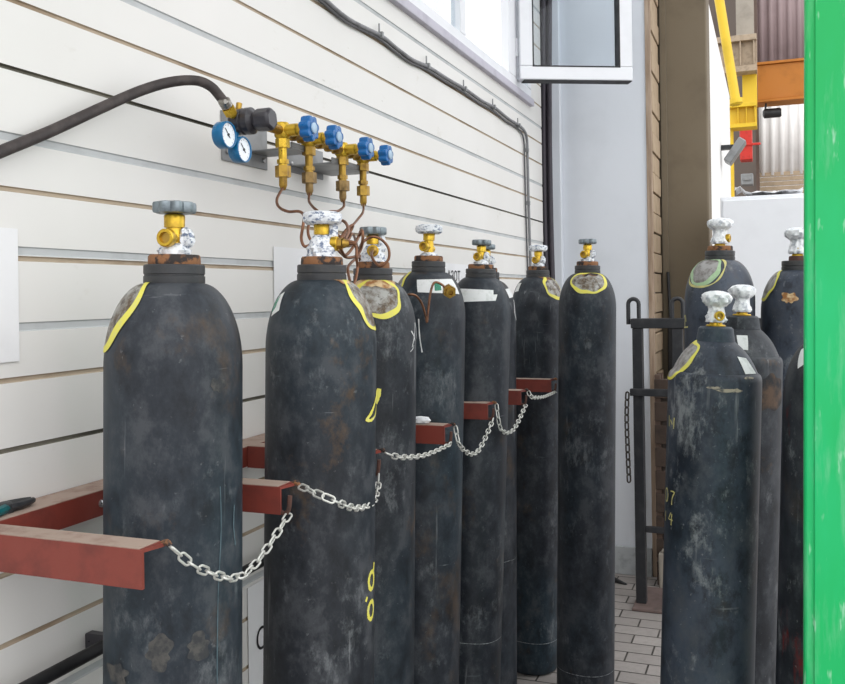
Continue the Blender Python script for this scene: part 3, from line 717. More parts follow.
def link_mesh(name, length, width, wire):
    hl = length / 2 - width / 2; rr = width / 2 - wire; pts = []
    for i in range(9): a = -pi / 2 + pi * i / 8; pts.append((hl + rr * cos(a), rr * sin(a), 0))
    for i in range(9): a = pi / 2 + pi * i / 8; pts.append((-hl + rr * cos(a), rr * sin(a), 0))
    mb = MB(); mb.tube(pts, wire, 8, True)
    return mb
def make_chain(label, ctrl, pitch, lm, mat, group, twist=0):
    P = catmull(ctrl, 24); d = [0]
    for a, b in zip(P, P[1:]): d.append(d[-1] + (b - a).length)
    n = max(3, round(d[-1] / pitch)); pitch = d[-1] / n
    root = thing('chain', label, 'chain', P[0], group); proto = None
    def pos(s):
        i = 0
        while i < len(d) - 2 and d[i + 1] < s: i += 1
        return P[i].lerp(P[i + 1], (s - d[i]) / max(1e-9, d[i + 1] - d[i]))
    for k in range(n):
        c = pos((k + .5) * pitch); tn = (pos((k + .98) * pitch) - pos((k + .02) * pitch)).normalized()
        side = Vector((1, 0, 0)); side = (side - tn * side.dot(tn)).normalized(); w = tn.cross(side)
        ang = (pi / 2 if k % 2 else 0) + .35 + twist; yv = (side * cos(ang) + w * sin(ang)); zv = tn.cross(yv)
        if proto is None: o = proto = lm.build('link', mat, root, local=True)
        else: o = proto.copy(); COL.objects.link(o); o.parent = root
        M = Matrix.Identity(4)
        for i, v in enumerate((tn, yv, zv)):
            for j in range(3): M[j][i] = v[j]
        o.location = c - P[0]; o.rotation_mode = 'QUATERNION'; o.rotation_quaternion = M.to_quaternion()
    return root
LK = link_mesh('link', .0275, .0150, .00185)
sags = [((203, 570), (246, 573), .0), ((330, 499), (364, 509), .055), ((400, 457), (425, 455), .0), ((461, 447), (477, 452), .0), ((501, 429), (513, 430), .0), ((532, 397), (543, 397), .0)]
names = ['steel chain crossing in front of the nearest left gas cylinder', 'steel chain round the cylinder with marbled white tape', 'steel chain across the cylinder with rusty patch, between second and third arm',
         'deeply drooping steel chain right of the arm with white scrap', 'steel chain drooping before the torn-sticker cylinder, second smallest', 'smallest farthest steel chain under the last red arm']
for i in range(6):
    y0, y1 = ARM_Y[i], ARM_Y[i + 1]
    A = Vector((AX + .016, y0 + .003, AZ + ADZ[i] - .006)); B = Vector((AX + .018, y1 - .038, AZ + ADZ[i + 1] - .046))
    (a, b, out) = sags[i]
    xa = AX + .030 + out; xb = AX + .030 + out
    pa = on_x(a[0], a[1], xa); pb = on_x(b[0], b[1], xb)
    ctrl = [A, pa, pb, B]
    if i == 1: ctrl = [A, pa, on_x(355, 508, AX + .085), on_x(372, 503, AX + .06), on_x(377.5, 488, AX + .03), B]
    make_chain(names[i], ctrl, .0212, LK, CHAINM, 'galvanised chains along the red rack')

# pliers on the rail, white scrap on the fourth arm
pc = on_x(14, 505, -1.145); pc.z = RZ_ + .0015
pl = thing('pliers', 'teal handled pliers lying on the red rail at left edge', 'pliers', pc)
yv = 1.0
def PP(dy, dx=0, dz=.008): return pc + Vector((dx, dy, dz))
mb = MB()
for s_ in (-1, 1): mb.tube(catmull([PP(-.015, s_ * .006), PP(.0, s_ * .009), PP(.022, s_ * .007), PP(.038, s_ * .003)], 5), lambda u: .0085 - .004 * u, 8)
mb.lathe([(.013, 0), (.013, .014), (.009, .016)], 20, axisM(PP(-.018, 0, 0), (0, 0, 1)))
mb.build('jaws', BLACK_STEEL, pl)
for s_ in (-1, 1):
    mb = MB(); mb.tube(catmull([PP(-.022, s_ * .006), PP(-.045, s_ * .014), PP(-.09, s_ * .019), PP(-.135, s_ * .014)], 5), .0075, 8); mb.build('handle', TEAL, pl)
sp = Vector((-.88, ARM_Y[3] - .02, AZ + ADZ[3] + .0025))
mb = MB(); mb.lathe([(.004, 0), (.015, .001), (.019, .008), (.014, .016), (.004, .018)], 24, Matrix.Translation(sp) @ Matrix.Diagonal((1.5, .7, 1, 1)), wob=crumple(4, .15))
centre_mesh(tag(mb.build('crumpled_wrapper', CLOTH), 'small white crumpled scrap lying on a red rack arm', 'scrap'))

# black pipe low on the wall
pA, pB = on_x(30, 690, WX + .05), on_x(106, 641, WX + .05)
dv = (pB - pA); pz_ = (pA.z + pB.z) / 2
pipe = thing('wall_pipe', 'black pipe low on the cream wall behind the nearest cylinder', 'pipe', (WX + .05, pA.y, pz_))
mb = MB(); mb.tube([(WX + .05, pA.y - .7, pz_), (WX + .05, 4.5, pz_)], .0115, 16); mb.build('tube', BLACK_PIPE, pipe)
for yy in (pB.y + .01, pB.y + 1.2, pB.y + 2.4):
    mb = MB(); mb.box((WX + .001, yy - .010, pz_ - .015), (WX + .060, yy + .010, pz_ + .015)); mb.build('clip', BLACK_PLASTIC, pipe, bevel=.003)

# ------------------------------------------------------------------ manifold
MX = -1.05
cols = [282.5, 308.7, 342, 362.5]
Mz = on_x(282.5, 131, MX).z; MY = [on_x(p, 140, MX).y for p in cols]
mani = thing('gas_manifold', 'brass four-valve gas manifold with blue handwheels on grey wall brackets', 'manifold', (WX, MY[0], Mz))
mb = MB(); mb.tube([(MX, MY[0] - .10, Mz), (MX, MY[3] + .03, Mz)], .0115, 18)
for y in (MY[0] + .045, MY[0] + .085, MY[1] + .05, MY[1] + .10, MY[1] + .14, MY[2] + .045, MY[2] + .085): mb.prism(hexa(.0165), .014, axisM((MX, y, Mz), (0, 1, 0)))
mb.build('header_pipe', BRASS_OLD, mani)
for i, y in enumerate(MY):
    o = Vector((MX, y, Mz)); v = MB()
    v.lathe([(.004, -.020), (.014, -.019), (.0185, -.012), (.0185, .012), (.014, .019), (.004, .020)], 28, axisM(o, (0, 0, 1)))
    v.lathe([(.0145, 0), (.0145, .040), (.012, .042), (.012, .048)], 24, axisM(o, (1, 0, 0)))
    v.prism(hexa(.0135), .010, axisM(o + Vector((.047, 0, 0)), (1, 0, 0)))
    vb = v.build('valve_body', BRASS, mani)
    f = MB(); dz = lambda k: o + Vector((0, 0, -k))
    f.lathe([(.0105, 0), (.0105, .018)], 20, axisM(dz(.012), (0, 0, -1)))
    f.prism(hexa(.0165), .020, axisM(dz(.019), (0, 0, -1)))
    f.lathe([(.0098, 0), (.0098, .030)], 20, axisM(dz(.038), (0, 0, -1)))
    f.prism(hexa(.0135), .010, axisM(dz(.066), (0, 0, -1))); f.lathe([(.0105, 0), (.0105, .006)], 20, axisM(dz(.075), (0, 0, -1)))
    f.build('outlet_fitting', BRASS_OLD if i else BRASS, vb)
    w = MB(); r_ = .030 if i < 3 else .0285
    wheel_mesh(w, r_, .026, axisM(o + Vector((.056, 0, 0)), (1, 0, 0)), 7)
    w.build('handwheel', BLUE, vb)
    c_ = MB(); c_.lathe([(.0125, 0), (.0125, .003), (.010, .0045)], 24, axisM(o + Vector((.0812, 0, 0)), (1, 0, 0))); c_.build('wheel_cap', BLUE_CAP, vb)
# wall brackets
def bracket(y0, y1, z0, z1, zs, name='mounting_bracket', ys=None):
    ys = ys or (y0, y1); mb = MB(); mb.box((WX + .0005, y0, z0), (WX + .004, y1, z1)); mb.box((WX + .004, ys[0], zs - .004), (MX - .005, ys[1], zs)); mb.box((MX - .009, ys[0], zs), (MX - .005, ys[1], zs + .012))
    b = mb.build(name, PLATE, mani, bevel=.0012); s_ = MB()
    for y in (y0 + .02, y1 - .02): s_.lathe([(.006, 0), (.006, .004), (.003, .0055)], 12, axisM((WX + .004, y, z0 + .022), (1, 0, 0)))
    for y in (ys[0] + .03, ys[1] - .03): s_.lathe([(.005, 0), (.005, .004), (.003, .005)], 12, axisM((WX + .05, y, zs), (0, 0, 1)))
    s_.build('screw', SCREW, b)
ya, yb = on_x(220.5, 135, WX).y, on_x(266, 150, WX).y
bracket(ya, yb, on_x(221, 160, WX).z, on_x(220.5, 110, WX).z, Mz - .028, ys=(yb - .09, yb + .005))
yc, yd = on_x(286, 160, WX).y, on_x(322, 165, WX).y
bracket(yc, yd, on_x(322, 180, WX).z, on_x(322, 152, WX).z, Mz - .036, ys=(yc + .02, yd + .045))

# regulator with two gauges
RY = on_x(240, 122, MX).y; RZ = on_x(240, 122, MX).z
reg = thing('pressure_regulator', 'dark regulator knob with two blue rimmed gauges left of the brass valves', 'regulator', (MX, RY, RZ))
o = Vector((MX, RY, RZ)); mb = MB()
mb.lathe([(.012, -.035), (.025, -.034), (.028, -.028), (.028, -.010), (.025, -.008), (.025, -.004), (.0285, -.002), (.0285, .010), (.022, .014), (.017, .018), (.017, .024)], 36, axisM(o + Vector((.02, 0, 0)), (1, 0, 0)))
mb.build('housing', BLACK_PLASTIC, reg)
mb = MB(); n = 6
mb.prism([(.0255 * cos(2 * pi * i / n + .2), .0255 * sin(2 * pi * i / n + .2)) for i in range(n)], .040, axisM(o + Vector((.040, .0, 0)), (1, 0, 0)))
mb.build('adjusting_knob', BLACK_PLASTIC, reg, bevel=.006, ang=20)
mb = MB(); mb.tube([o + Vector((-.005, .02, -.012)), Vector((MX, MY[0] - .08, Mz))], .010, 16); mb.prism(hexa(.0155), .018, axisM(Vector((MX, MY[0] - .095, Mz)), (0, 1, 0)))
mb.build('inlet_union', BRASS_DULL, reg)
hose_end = on_x(231, 113, MX + .0); up1 = on_x(227.5, 107, MX)
mb = MB(); mb.tube([o + Vector((0, -.015, .008)), hose_end + (hose_end - up1) * .2, up1 + (up1 - hose_end) * .6], .0085, 16)
mb.prism(hexa(.014), .018, axisM(hose_end + (hose_end - up1) * .1, up1 - hose_end)); mb.build('outlet_nipple', BRASS, reg)
rvp = on_x(238, 113, MX); mb = MB(); mb.tube([o, rvp, on_x(239.2, 103.5, MX)], .0065, 14); mb.build('relief_stub', BRASS_OLD, reg)
for gx, gy in ((229.5, 134.7), (245, 149.5)):
    g = on_x(gx, gy, MX + .03); gr = .0275; A_ = lambda dx: axisM(g + Vector((dx, 0, 0)), (1, 0, 0))
    mb = MB(); mb.lathe([(.008, -.026), (gr - .003, -.026), (gr, -.022), (gr, -.002), (gr - .001, .0), (gr - .003, .0), (gr - .0035, -.004), (.002, -.004)], 40, A_(0))
    mb.tube([g + Vector((-.03, 0, 0)), Vector((g.x - .032, g.y * .5 + RY * .5, g.z * .5 + RZ * .5)), o + Vector((-.004, 0, -.008))], .006, 10)
    gb = mb.build('gauge', TEALBLUE, reg)
    mb = MB(); mb.lathe([(gr - .0035, -.0038), (gr - .0035, -.0030), (.001, -.0030)], 36, A_(0)); mb.build('dial', DIAL, gb)
    mb = MB()
    for k in range(11):
        a = R(-45 + 27 * k); p0 = g + Vector((-.0026, cos(a) * .0185, sin(a) * .0185)); p1 = g + Vector((-.0026, cos(a) * .021, sin(a) * .021)); mb.tube([p0, p1], .0003, 4)
    mb.tube([g + Vector((-.0022, .006, -.006)), g + Vector((-.0022, -.011, .012))], .0008, 6); mb.lathe([(.003, -.003), (.003, -.0012)], 12, A_(0)); mb.build('needle', NEEDLE, gb)

# rubber hose
hp = [on_x(-95, 200, -1.155), on_x(-40, 169, -1.155), on_x(0, 152, -1.155), on_x(50, 131.5, -1.155), on_x(100, 108.5, -1.145), on_x(140, 91, -1.13), on_x(170, 82.2, -1.11), on_x(195, 80.5, -1.09), on_x(210, 86, -1.07), on_x(219.5, 96, -1.058), up1]
hp[-1] = up1 + (up1 - hose_end) * .15
hp = [on_x(-150, 245, -1.155), on_x(-170, 330, -1.155)][::-1] + hp
hose = thing('rubber_hose', 'thick dark rubber hose arching across the cream wall to the regulator', 'hose', hp[2])
mb = MB(); mb.tube(catmull(hp, 10), .0103, 18); mb.build('hose_tube', RUBBER, hose)
mb = MB(); dd = (up1 - hose_end).normalized(); mb.lathe([(.0108, -.008), (.0128, -.007), (.0122, -.002), (.013, .0), (.0122, .003), (.013, .006), (.0108, .008)], 28, axisM(up1 + dd * .010, dd))
mb.tube([up1 + dd * .012 + Vector((-.004, -.012, .0)), up1 + dd * .012 + Vector((.012, -.016, -.002))], .005, 10); mb.build('clamp', CLAMP, hose)

# copper pigtails
def pig(label, pts, r=.0033):
    P = [p if isinstance(p, Vector) else at(*p) for p in pts]
    th = thing('copper_tube', label, 'tube', P[0], 'copper tubes of the manifold')
    mb = MB(); mb.tube(catmull(P, 8), r, 10); mb.build('pipe_coil', COPPER, th)
    return th
def nut_top(th, i):
    nt = MB(); p = Vector((MX, MY[i], Mz - .081))
    nt.prism(hexa(.018), .026, axisM(p, (0, 0, -1))); nt.lathe([(.0095, 0), (.0095, .020), (.0055, .030), (.0045, .031)], 18, axisM(p - Vector((0, 0, .025)), (0, 0, -1)))
    nt.build('union_nut', BRASS_DULL if i in (1, 2) else BRASS_OLD, th)
    return Vector((MX, MY[i], Mz - .128))
S = [Vector((MX, MY[i], Mz - .130)) for i in range(4)]
c2p = C2.B + C2.q @ C2.port; c3p = C3.B + C3.q @ C3.port
t1 = pig('copper tube from first blue valve, hooked left of the taped valve', [S[0], (277, 199, 2.02), (279, 207, 1.98), (288, 211.5, 1.95), (299, 211.5, 1.93), (304, 216, 1.91), (303, 226, 1.9), (301.3, 238, 1.9), (304, 246, 1.9), (309.5, 245, 1.9), (314, 238, 1.9), (322, 232, 1.91), (331, 226, 1.9), (337, 221.5, 1.88), (342, 220.5, 1.86), (346.5, 224, 1.84), (348.5, 232, 1.81), (346, 240, 1.78), c2p + C2.pdir * .035, c2p])
t2 = pig('copper tube from second blue valve, dropping behind the taped handwheel', [S[1], (309, 201, 2.15), (313, 207, 2.1), (319, 213, 2.06), (316, 220, 2.02), (309.5, 224, 1.98), (308, 232, 1.96), (311, 240, 1.95), (320, 244, 1.95), (333, 246, 1.95), (341, 253, 1.95), (347, 257.5, 1.97), (356, 256, 2.0), (361, 249, 2.02), (363, 238, 2.05), (361.5, 230, 2.05), (355, 244, 2.0), (346, 255, 1.96), (341, 249, 1.93), (343, 243.5, 1.93), (350, 241.5, 1.95), (356, 247, 1.96), (356.5, 258, 1.96), (357.5, 268, 1.97), (355, 281, 1.95), (351.5, 284.5, 1.94), (349, 277, 1.97), (348, 268, 2.0), (352, 262, 2.04), (360, 256, 2.10)])
t3 = pig('copper tube from third blue valve with a loose nut end hanging on a cylinder', [S[2], (344, 206, 2.31), (338, 211, 2.25), (329, 212, 2.2), (328, 220, 2.12), (335, 232, 2.08), (344, 238, 2.08), (350, 232, 2.1), (353, 225, 2.1), (347, 229, 2.08), (341.5, 237, 2.06), (343, 241, 2.06), (348, 240, 2.08), (353, 234, 2.12), (358, 250, 2.30), (364, 274, 2.44), (380, 290, 2.46), (395, 296, 2.44), (402, 297, 2.41), (409, 294.5, 2.38), (416, 296, 2.39), (422, 304, 2.41), (426, 317, 2.42), (427, 322, 2.42), (428, 312, 2.42), (430.5, 293, 2.42), (434, 283, 2.43), (440, 283.5, 2.43), (447, 289, 2.43)])
t4 = pig('copper tube from rightmost blue valve, ending in a round loop at an outlet', [S[3], (363, 212, 2.40), (358, 219, 2.36), (352, 226, 2.30), (346, 233, 2.24), (343, 240, 2.2), (347, 246, 2.14), (355, 243, 2.06), (360, 234, 2.02), (362.5, 231, 2.0), (362.5, 241, 2.0), (360, 250, 2.02), (359, 252, 2.04), (361, 245, 2.06), (365.5, 240, 2.08), (373, 236.7, 2.08), (382, 240, 2.08), (388.5, 248.5, 2.08), (388.5, 259, 2.08), (381, 266, 2.08), (374.5, 261.5, 2.09), (371.5, 255, 2.11), c3p + C3.pdir * .02, c3p])
for i, th in enumerate((t1, t2, t3, t4)): nut_top(th, i)
for th, p, d in ((t1, c2p, C2.pdir), (t4, c3p, C3.pdir)):
    mb = MB(); mb.prism(hexa(.0118), .012, axisM(p - d * .004, d)); mb.lathe([(.0095, 0), (.007, .010), (.0045, .012)], 16, axisM(p + d * .010, d)); mb.build('end_nut', BRASS_OLD, th)
e = at(449, 291, 2.43); d = (at(449, 291, 2.40) - at(445.5, 287, 2.45)).normalized()
mb = MB(); mb.prism(hexa(.018), .024, axisM(e - d * .010, d)); mb.lathe([(.012, 0), (.012, .012), (.007, .012), (.006, .004)], 18, axisM(e + d * .013, d)); mb.lathe([(.010, 0), (.007, .012), (.004, .014)], 16, axisM(e - d * .009, -d)); mb.build('end_nut', BRASS_OLD, t3)

# ------------------------------------------------------------------ papers on the wall
def paper(label, p0, p1, tilt=0, cat='paper'):
    a = on_x(*p0, WX); b = on_x(*p1, WX); c = (a + b) / 2
    th = thing('wall_notice', label, cat, (WX + .0006, c.y, min(a.z, b.z)))
    w, h = abs(b.y - a.y) / 2, abs(a.z - b.z) / 2
    mb = MB(); mb.box((WX + .0025, c.y - w, c.z - h), (WX + .0035, c.y + w, c.z + h)); mb.build('sheet', PAPER, th)
    return th, c
def lettering(th, txt, pos, size):
    cu = bpy.data.curves.new('lettering', 'FONT'); cu.body = txt; cu.size = size; cu.align_x = 'LEFT'; cu.extrude = .0002
    tmp = bpy.data.objects.new('tmp_text', cu); COL.objects.link(tmp)
    dg = bpy.context.evaluated_depsgraph_get(); me = bpy.data.meshes.new_from_object(tmp.evaluated_get(dg)); bpy.data.objects.remove(tmp)
    M = Matrix(((0, 0, 1, 0), (1, 0, 0, 0), (0, 1, 0, 0), (0, 0, 0, 1))); M.translation = Vector(pos) - world_off(th); me.transform(M)
    me.materials.clear(); me.materials.append(INK); o = bpy.data.objects.new('lettering', me); COL.objects.link(o); o.parent = th
paper('plain white paper on the cream wall at left edge of the photo', (-70, 222), (18, 361), .0)
paper('white paper on the wall behind the taped valve cylinder', (272.5, 246.5), (318, 325))
th, c = paper('white notice lettered on the wall between the two stickered cylinders', (444, 263), (473, 300))
lettering(th, 'АЗОТ', on_x(447.5, 281, WX + .005), .058)
th, c = paper('white paper low on the wall seen between two nearest left cylinders', (246.5, 588), (282, 690))
lettering(th, 'О', on_x(256, 653, WX + .005), .075)

# ------------------------------------------------------------------ conduit and cables
cp = [(120, -190), (215, -100), (300, -22), (325, 0), (349.5, 20), (381, 36), (396, 48), (412.5, 60), (429, 67.5), (449, 80), (465.5, 89.5), (482, 101), (495, 108), (508.6, 119), (521, 127), (526.5, 137), (527.5, 160), (528.5, 200), (530, 250), (532, 320), (533, 400)]
cpts = [on_x(a, b, WX + .012) for a, b in cp]
cn = thing('conduit', 'grey wavy conduit clipped along the wall under the window then down', 'conduit', cpts[-1])
mb = MB(); mb.tube(catmull(cpts, 6), .0070, 12); mb.build('conduit_pipe', CONDUIT, cn)
for a, b in ((381, 35), (428, 66), (465, 89), (494, 107), (519, 125.5), (527.3, 150), (528.6, 203)):
    p = on_x(a, b, WX + .016); mb = MB()
    mb.box((WX + .0005, p.y - .006, p.z - .010), (WX + .024, p.y + .006, p.z + .010)); mb.lathe([(.003, 0), (.003, .030)], 8, axisM((WX + .010, p.y, p.z + .008), (0, 0, 1))); mb.build('conduit_clip', PLATE, cn, bevel=.002)
c2 = [on_x(a - 3, b + (2.2 if i < 14 else 2), WX + .008) for i, (a, b) in enumerate(cp)]
mb = MB(); mb.tube(catmull(c2, 6), .0042, 10); cb_ = mb.build('thin_cable', CONDUIT_D); tag(cb_, 'thin dark cable running just below the grey conduit', 'cable'); centre_mesh(cb_)
for i, (dx, dy, rr) in enumerate(((.0, .0, .0145), (.033, .003, .0145), (.012, .033, .0145), (.046, .036, .0145), (.0, .066, .0145), (.033, .070, .0145), (.066, .010, .0135))):
    x0, y0 = WX - .02 + dx, WY1 + .025 + dy
    mb = MB(); mb.tube(catmull([(x0 + .012 * sin(z * 2.1), y0 + .010 * sin(z * 3.1 + 1), z) for z in (.004, .5, 1.0, 1.5, 2.0, 2.5, 3.0, 3.6, 4.1)], 6), rr, 12)
    o = mb.build('power_cable', CABLE); tag(o, 'thick black cable in the vertical bundle at the end of the cream wall', 'cable', 'black cable bundle in the corner'); centre_mesh(o)

# ------------------------------------------------------------------ black rack at the right
gY = 4.59
def gx(px): return on_y(px, 330, gY).x
rk = thing('cylinder_stand', 'black steel cylinder stand with lifting loops before the pale panel', 'stand', (gx(660), gY, 0))
x0, x1 = gx(632), gx(682.5) ; zt = on_y(640, 318.5, gY).z
x2 = x1 + .42
for xx in (x0, x1 - .050, x2):
    mb = MB(); mb.box((xx, gY, .0145), (xx + .050, gY + .05, zt - .0505)); mb.build('post', BLACK_STEEL, rk, bevel=.003)
mb = MB(); mb.box((x0 - .006, gY - .005, zt - .05), (x2 + .056, gY + .055, zt)); mb.build('top_beam', BLACK_STEEL, rk, bevel=.004)
for xx in (x0 + .006, x1 - .025):
    mb = MB(); pts = [(xx - .026, gY + .02, zt - .03)] + [(xx + .0 - .026 * cos(pi * i / 10), gY + .02, zt + .072 + .026 * sin(pi * i / 10)) for i in range(11)] + [(xx + .026, gY + .02, zt - .0)]
    mb.tube(pts, .0105, 10); mb.build('lifting_loop', BLACK_STEEL, rk)
zm = on_y(640, 392, gY).z
mb = MB(); mb.box((x0 - .012, gY - .028, zm - .018), (x2 + .04, gY - .0005, zm + .018)); mb.build('cross_bar', BLACK_STEEL, rk, bevel=.004)
zl = on_y(645, 530, gY).z
mb = MB(); mb.box((x0 + .0505, gY + .005, zl - .014), (x2 - .0005, gY + .035, zl + .014)); mb.build('low_bar', BLACK_STEEL, rk, bevel=.003)
mb = MB(); mb.box((x0 - .01, gY - .08, .001), (x2 + .06, gY + .28, .014)); mb.build('base_plate', BASEPL, rk, bevel=.003)
hx = x0 - .022
make_chain('black rusty chain hanging from the left end of the black stand', [Vector((hx, gY - .034, zm + .0)), Vector((hx - .004, gY - .045, zm - .12)), Vector((hx - .002, gY - .045, zm - .26)), Vector((hx + .003, gY - .045, on_y(628, 480, gY).z))], .036, link_mesh('link', .050, .030, .0042), CHAIN_DARK, None, .3)

# steel offcut leaning at the panel's foot, tool by the pillar
p = on_z(616, 570, 0); p.y = EY - .16
mb = MB(); mb.add([(-.02, 0, 0), (.10, -.03, 0), (.095, -.05, .002), (-.03, -.02, .055), (-.03, -.012, .055), (.10, -.045, .008)], [(0, 1, 2, 3), (0, 3, 4), (1, 5, 2), (0, 4, 5, 1), (3, 2, 5, 4)], Matrix.Translation((p.x, p.y, .001)))
centre_mesh(tag(mb.build('steel_offcut', BLACK_STEEL), 'small dark wedge of steel lying at the foot of the pale panel', 'metal scrap'))
a = on_y(668, 272, PY - .05); b = on_y(671, 330, PY - .07)
tl = thing('shovel', 'black long-handled tool standing against the brown-grey pillar', 'tool', (b.x, PY - .12, 0))
mb = MB(); mb.tube([(a.x, PY - .055, a.z), (b.x, PY - .072, b.z), (b.x + .05, PY - .14, .02)], .009, 10); mb.build('handle', BLACK_STEEL, tl)
mb = MB(); mb.box((b.x - .018, PY - .10, .35), (b.x + .030, PY - .068, b.z + .06)); mb.build('grip', BLACK_PIPE, tl, bevel=.008)

# concrete block and dark crate behind the stand
bp = on_y(668, 545, 5.28)
mb = MB(); mb.box((-.585, 4.885, .001), (-.40, 4.93, .19)); mb.box((-.57, 4.89, .1905), (-.42, 4.925, .21)); centre_mesh(tag(mb.build('concrete_block', CONCRETE, bevel=.008), 'grey concrete block on the paving behind the black stand', 'block'))

cr_ = thing('wooden_crate', 'tall dark brown slatted crate behind the black stand', 'crate', (-.50, 5.05, 0))
for xx in (-.60, -.425):
    for yy in (4.95, 5.06): mb = MB(); mb.box((xx, yy, .001), (xx + .03, yy + .03, 1.13)); mb.build('corner_post', BROWNST, cr_, bevel=.003)
CRATE = simple('dark_crate_boards', (.055, .035, .025), .8, 0, .2, 12, .3, (.025, .018, .015))
for k in range(9):
    mb = MB(); z = .03 + k * .122; mb.box((-.60, 4.935, z), (-.395, 4.9495, z + .10)); mb.build('slat', CRATE, cr_, bevel=.003)
mb = MB(); mb.box((-.569, 4.975, .02), (-.426, 5.055, 1.10)); mb.build('contents', DARKWALL, cr_, bevel=.005)

# ------------------------------------------------------------------ green steel leaf at right
GZ = 1.50
ge = at(804.5, 342, GZ); gxl, gyl = ge.x, ge.y
gd = thing('steel_door_leaf', 'bright green painted steel door leaf standing upright at right edge', 'door', (gxl + .18, gyl, 0))

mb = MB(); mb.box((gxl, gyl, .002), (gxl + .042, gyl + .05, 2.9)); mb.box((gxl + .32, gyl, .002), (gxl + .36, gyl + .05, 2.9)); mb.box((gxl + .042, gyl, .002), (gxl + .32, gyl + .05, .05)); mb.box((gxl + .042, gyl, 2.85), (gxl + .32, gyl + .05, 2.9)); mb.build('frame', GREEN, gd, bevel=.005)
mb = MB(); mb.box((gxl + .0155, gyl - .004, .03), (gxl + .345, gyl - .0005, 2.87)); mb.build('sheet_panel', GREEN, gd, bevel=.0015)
gd.rotation_euler = (0, .015, 0); gd.location.x -= .0225; gd.location.z = .0035

# ------------------------------------------------------------------ white cabinet and things on it
CY = 5.0
ca = on_y(720, 197, CY); 
cab = thing('metal_cabinet', 'white metal cabinet behind the tall right cylinders', 'cabinet', (ca.x + .3, CY + .2, 0))
mb = MB(); mb.box((ca.x, CY + .02, .05), (ca.x + .62, CY + .45, ca.z)); mb.box((ca.x + .02, CY + .04, .001), (ca.x + .60, CY + .43, .05)); mb.build('carcass', CABINET, cab, bevel=.006)
mb = MB(); mb.box((ca.x + .012, CY, .07), (ca.x + .608, CY + .0195, ca.z - .02)); dd_ = mb.build('door', CABINET, cab, bevel=.004)
mb = MB(); mb.tube([(ca.x + .55, CY - .022, 1.0), (ca.x + .55, CY - .022, 1.14)], .007, 10); mb.box((ca.x + .544, CY - .02, 1.0), (ca.x + .556, CY - .0005, 1.012)); mb.box((ca.x + .544, CY - .02, 1.128), (ca.x + .556, CY - .0005, 1.14)); mb.build('handle', PLATE, dd_)
vs = []; fs = []; rg = random.Random(3)
for j in range(7):
    for i in range(13): vs.append((ca.x + .07 + .028 * i, CY + .06 + .05 * j, ca.z + .004 + .022 * abs(sin(i * .9 + j * .6)) + .012 * rg.random() + (.03 if i < 2 else 0)))
for j in range(6):
    for i in range(12): k = j * 13 + i; fs.append((k, k + 1, k + 14, k + 13))
mb = MB(); mb.add(vs, fs); o = mb.build('paper_sheet', PAPER); so = o.modifiers.new('thick', 'SOLIDIFY'); so.thickness = .002; centre_mesh(tag(o, 'crumpled white paper lying on top of the white cabinet', 'paper'))

# ------------------------------------------------------------------ hall beyond
HY = 17.0
def corr(name, x0, x1, y, z0, z1, mat, pitch=.155, amp=.04, kind='structure'):
    n = int((x1 - x0) / pitch * 8); vs = []; fs = []
    for i in range(n + 1):
        u = x0 + (x1 - x0) * i / n; ph = (u / pitch) % 1
        k = amp * (1 if ph < .3 else (1 - (ph - .3) / .15 if ph < .45 else (0 if ph < .85 else (ph - .85) / .15)))
        vs += [(u, y - k, z0), (u, y - k, z1)]
    for i in range(n): fs.append((2 * i, 2 * i + 2, 2 * i + 3, 2 * i + 1))
    mb = MB(); mb.add(vs, fs); o = mb.build(name, mat, kind=kind, ang=25); so = o.modifiers.new('thick', 'SOLIDIFY'); so.thickness = .004; return o
hz = lambda py: on_y(780, py, HY).z
corr('wall_hall_upper', -.25, 4, HY, hz(72), hz(-60), DARKSHEET)
corr('wall_hall_sheet', -.25, 4, HY + .02, hz(175), hz(72), TRANSL)
mb = MB()
for k in range(6): z0 = hz(200) + k * (hz(172) - hz(200)) / 6; mb.box((-.3, HY - .02, z0 + .01), (4, HY + .05, z0 + (hz(172) - hz(200)) / 6))
mb.box((-.3, HY, 0), (4, HY + .05, hz(200))); mb.build('wall_hall_plank', SIDE_TAN, kind='structure')
mb = MB(); mb.box((-3.2, HY - .6, 0), (on_y(757, 100, HY - .6).x, HY - .5, 9)); mb.build('wall_hall_back', DARKWALL, kind='structure')
# orange girder
gy_ = 12.0
a = on_y(757, 63, gy_); b = on_y(812, 98, gy_)
og = thing('crane_girder', 'orange steel girder high up across the bright corrugated wall', 'girder', (a.x, gy_, b.z))
mb = MB(); mb.box((a.x, gy_, b.z + .03), (a.x + 3.0, gy_ + .30, a.z - .03)); mb.build('web', CRANE_O, og, bevel=.01)
mb = MB(); mb.box((a.x - .01, gy_ - .03, a.z - .0295), (a.x + 3.0, gy_ + .33, a.z)); mb.box((a.x - .01, gy_ - .03, b.z), (a.x + 3.0, gy_ + .33, b.z + .0295)); mb.build('flange', CRANE_O, og)
a = on_y(759, 114, gy_ - .1); b = on_y(776, 107, gy_ - .1)
hk = thing('hoist_hook', 'small black hoist block hanging under the orange girder', 'hoist', (a.x, gy_ - .1, a.z))
mb = MB(); mb.lathe([(.03, 0), (.06, .02), (.06, .20), (.045, .22)], 16, axisM((a.x + .04, gy_ + .1, (a.z + b.z) / 2), (1, 0, 0))); mb.build('block', BLACK_PIPE, hk)
mb = MB(); mb.tube([(a.x + .07, gy_ + .1, (a.z + b.z) / 2 + .03), (a.x + .09, gy_ + .1, on_y(760, 98, gy_ + .1).z - .002)], .012, 8); mb.build('cable', BLACK_PIPE, hk)
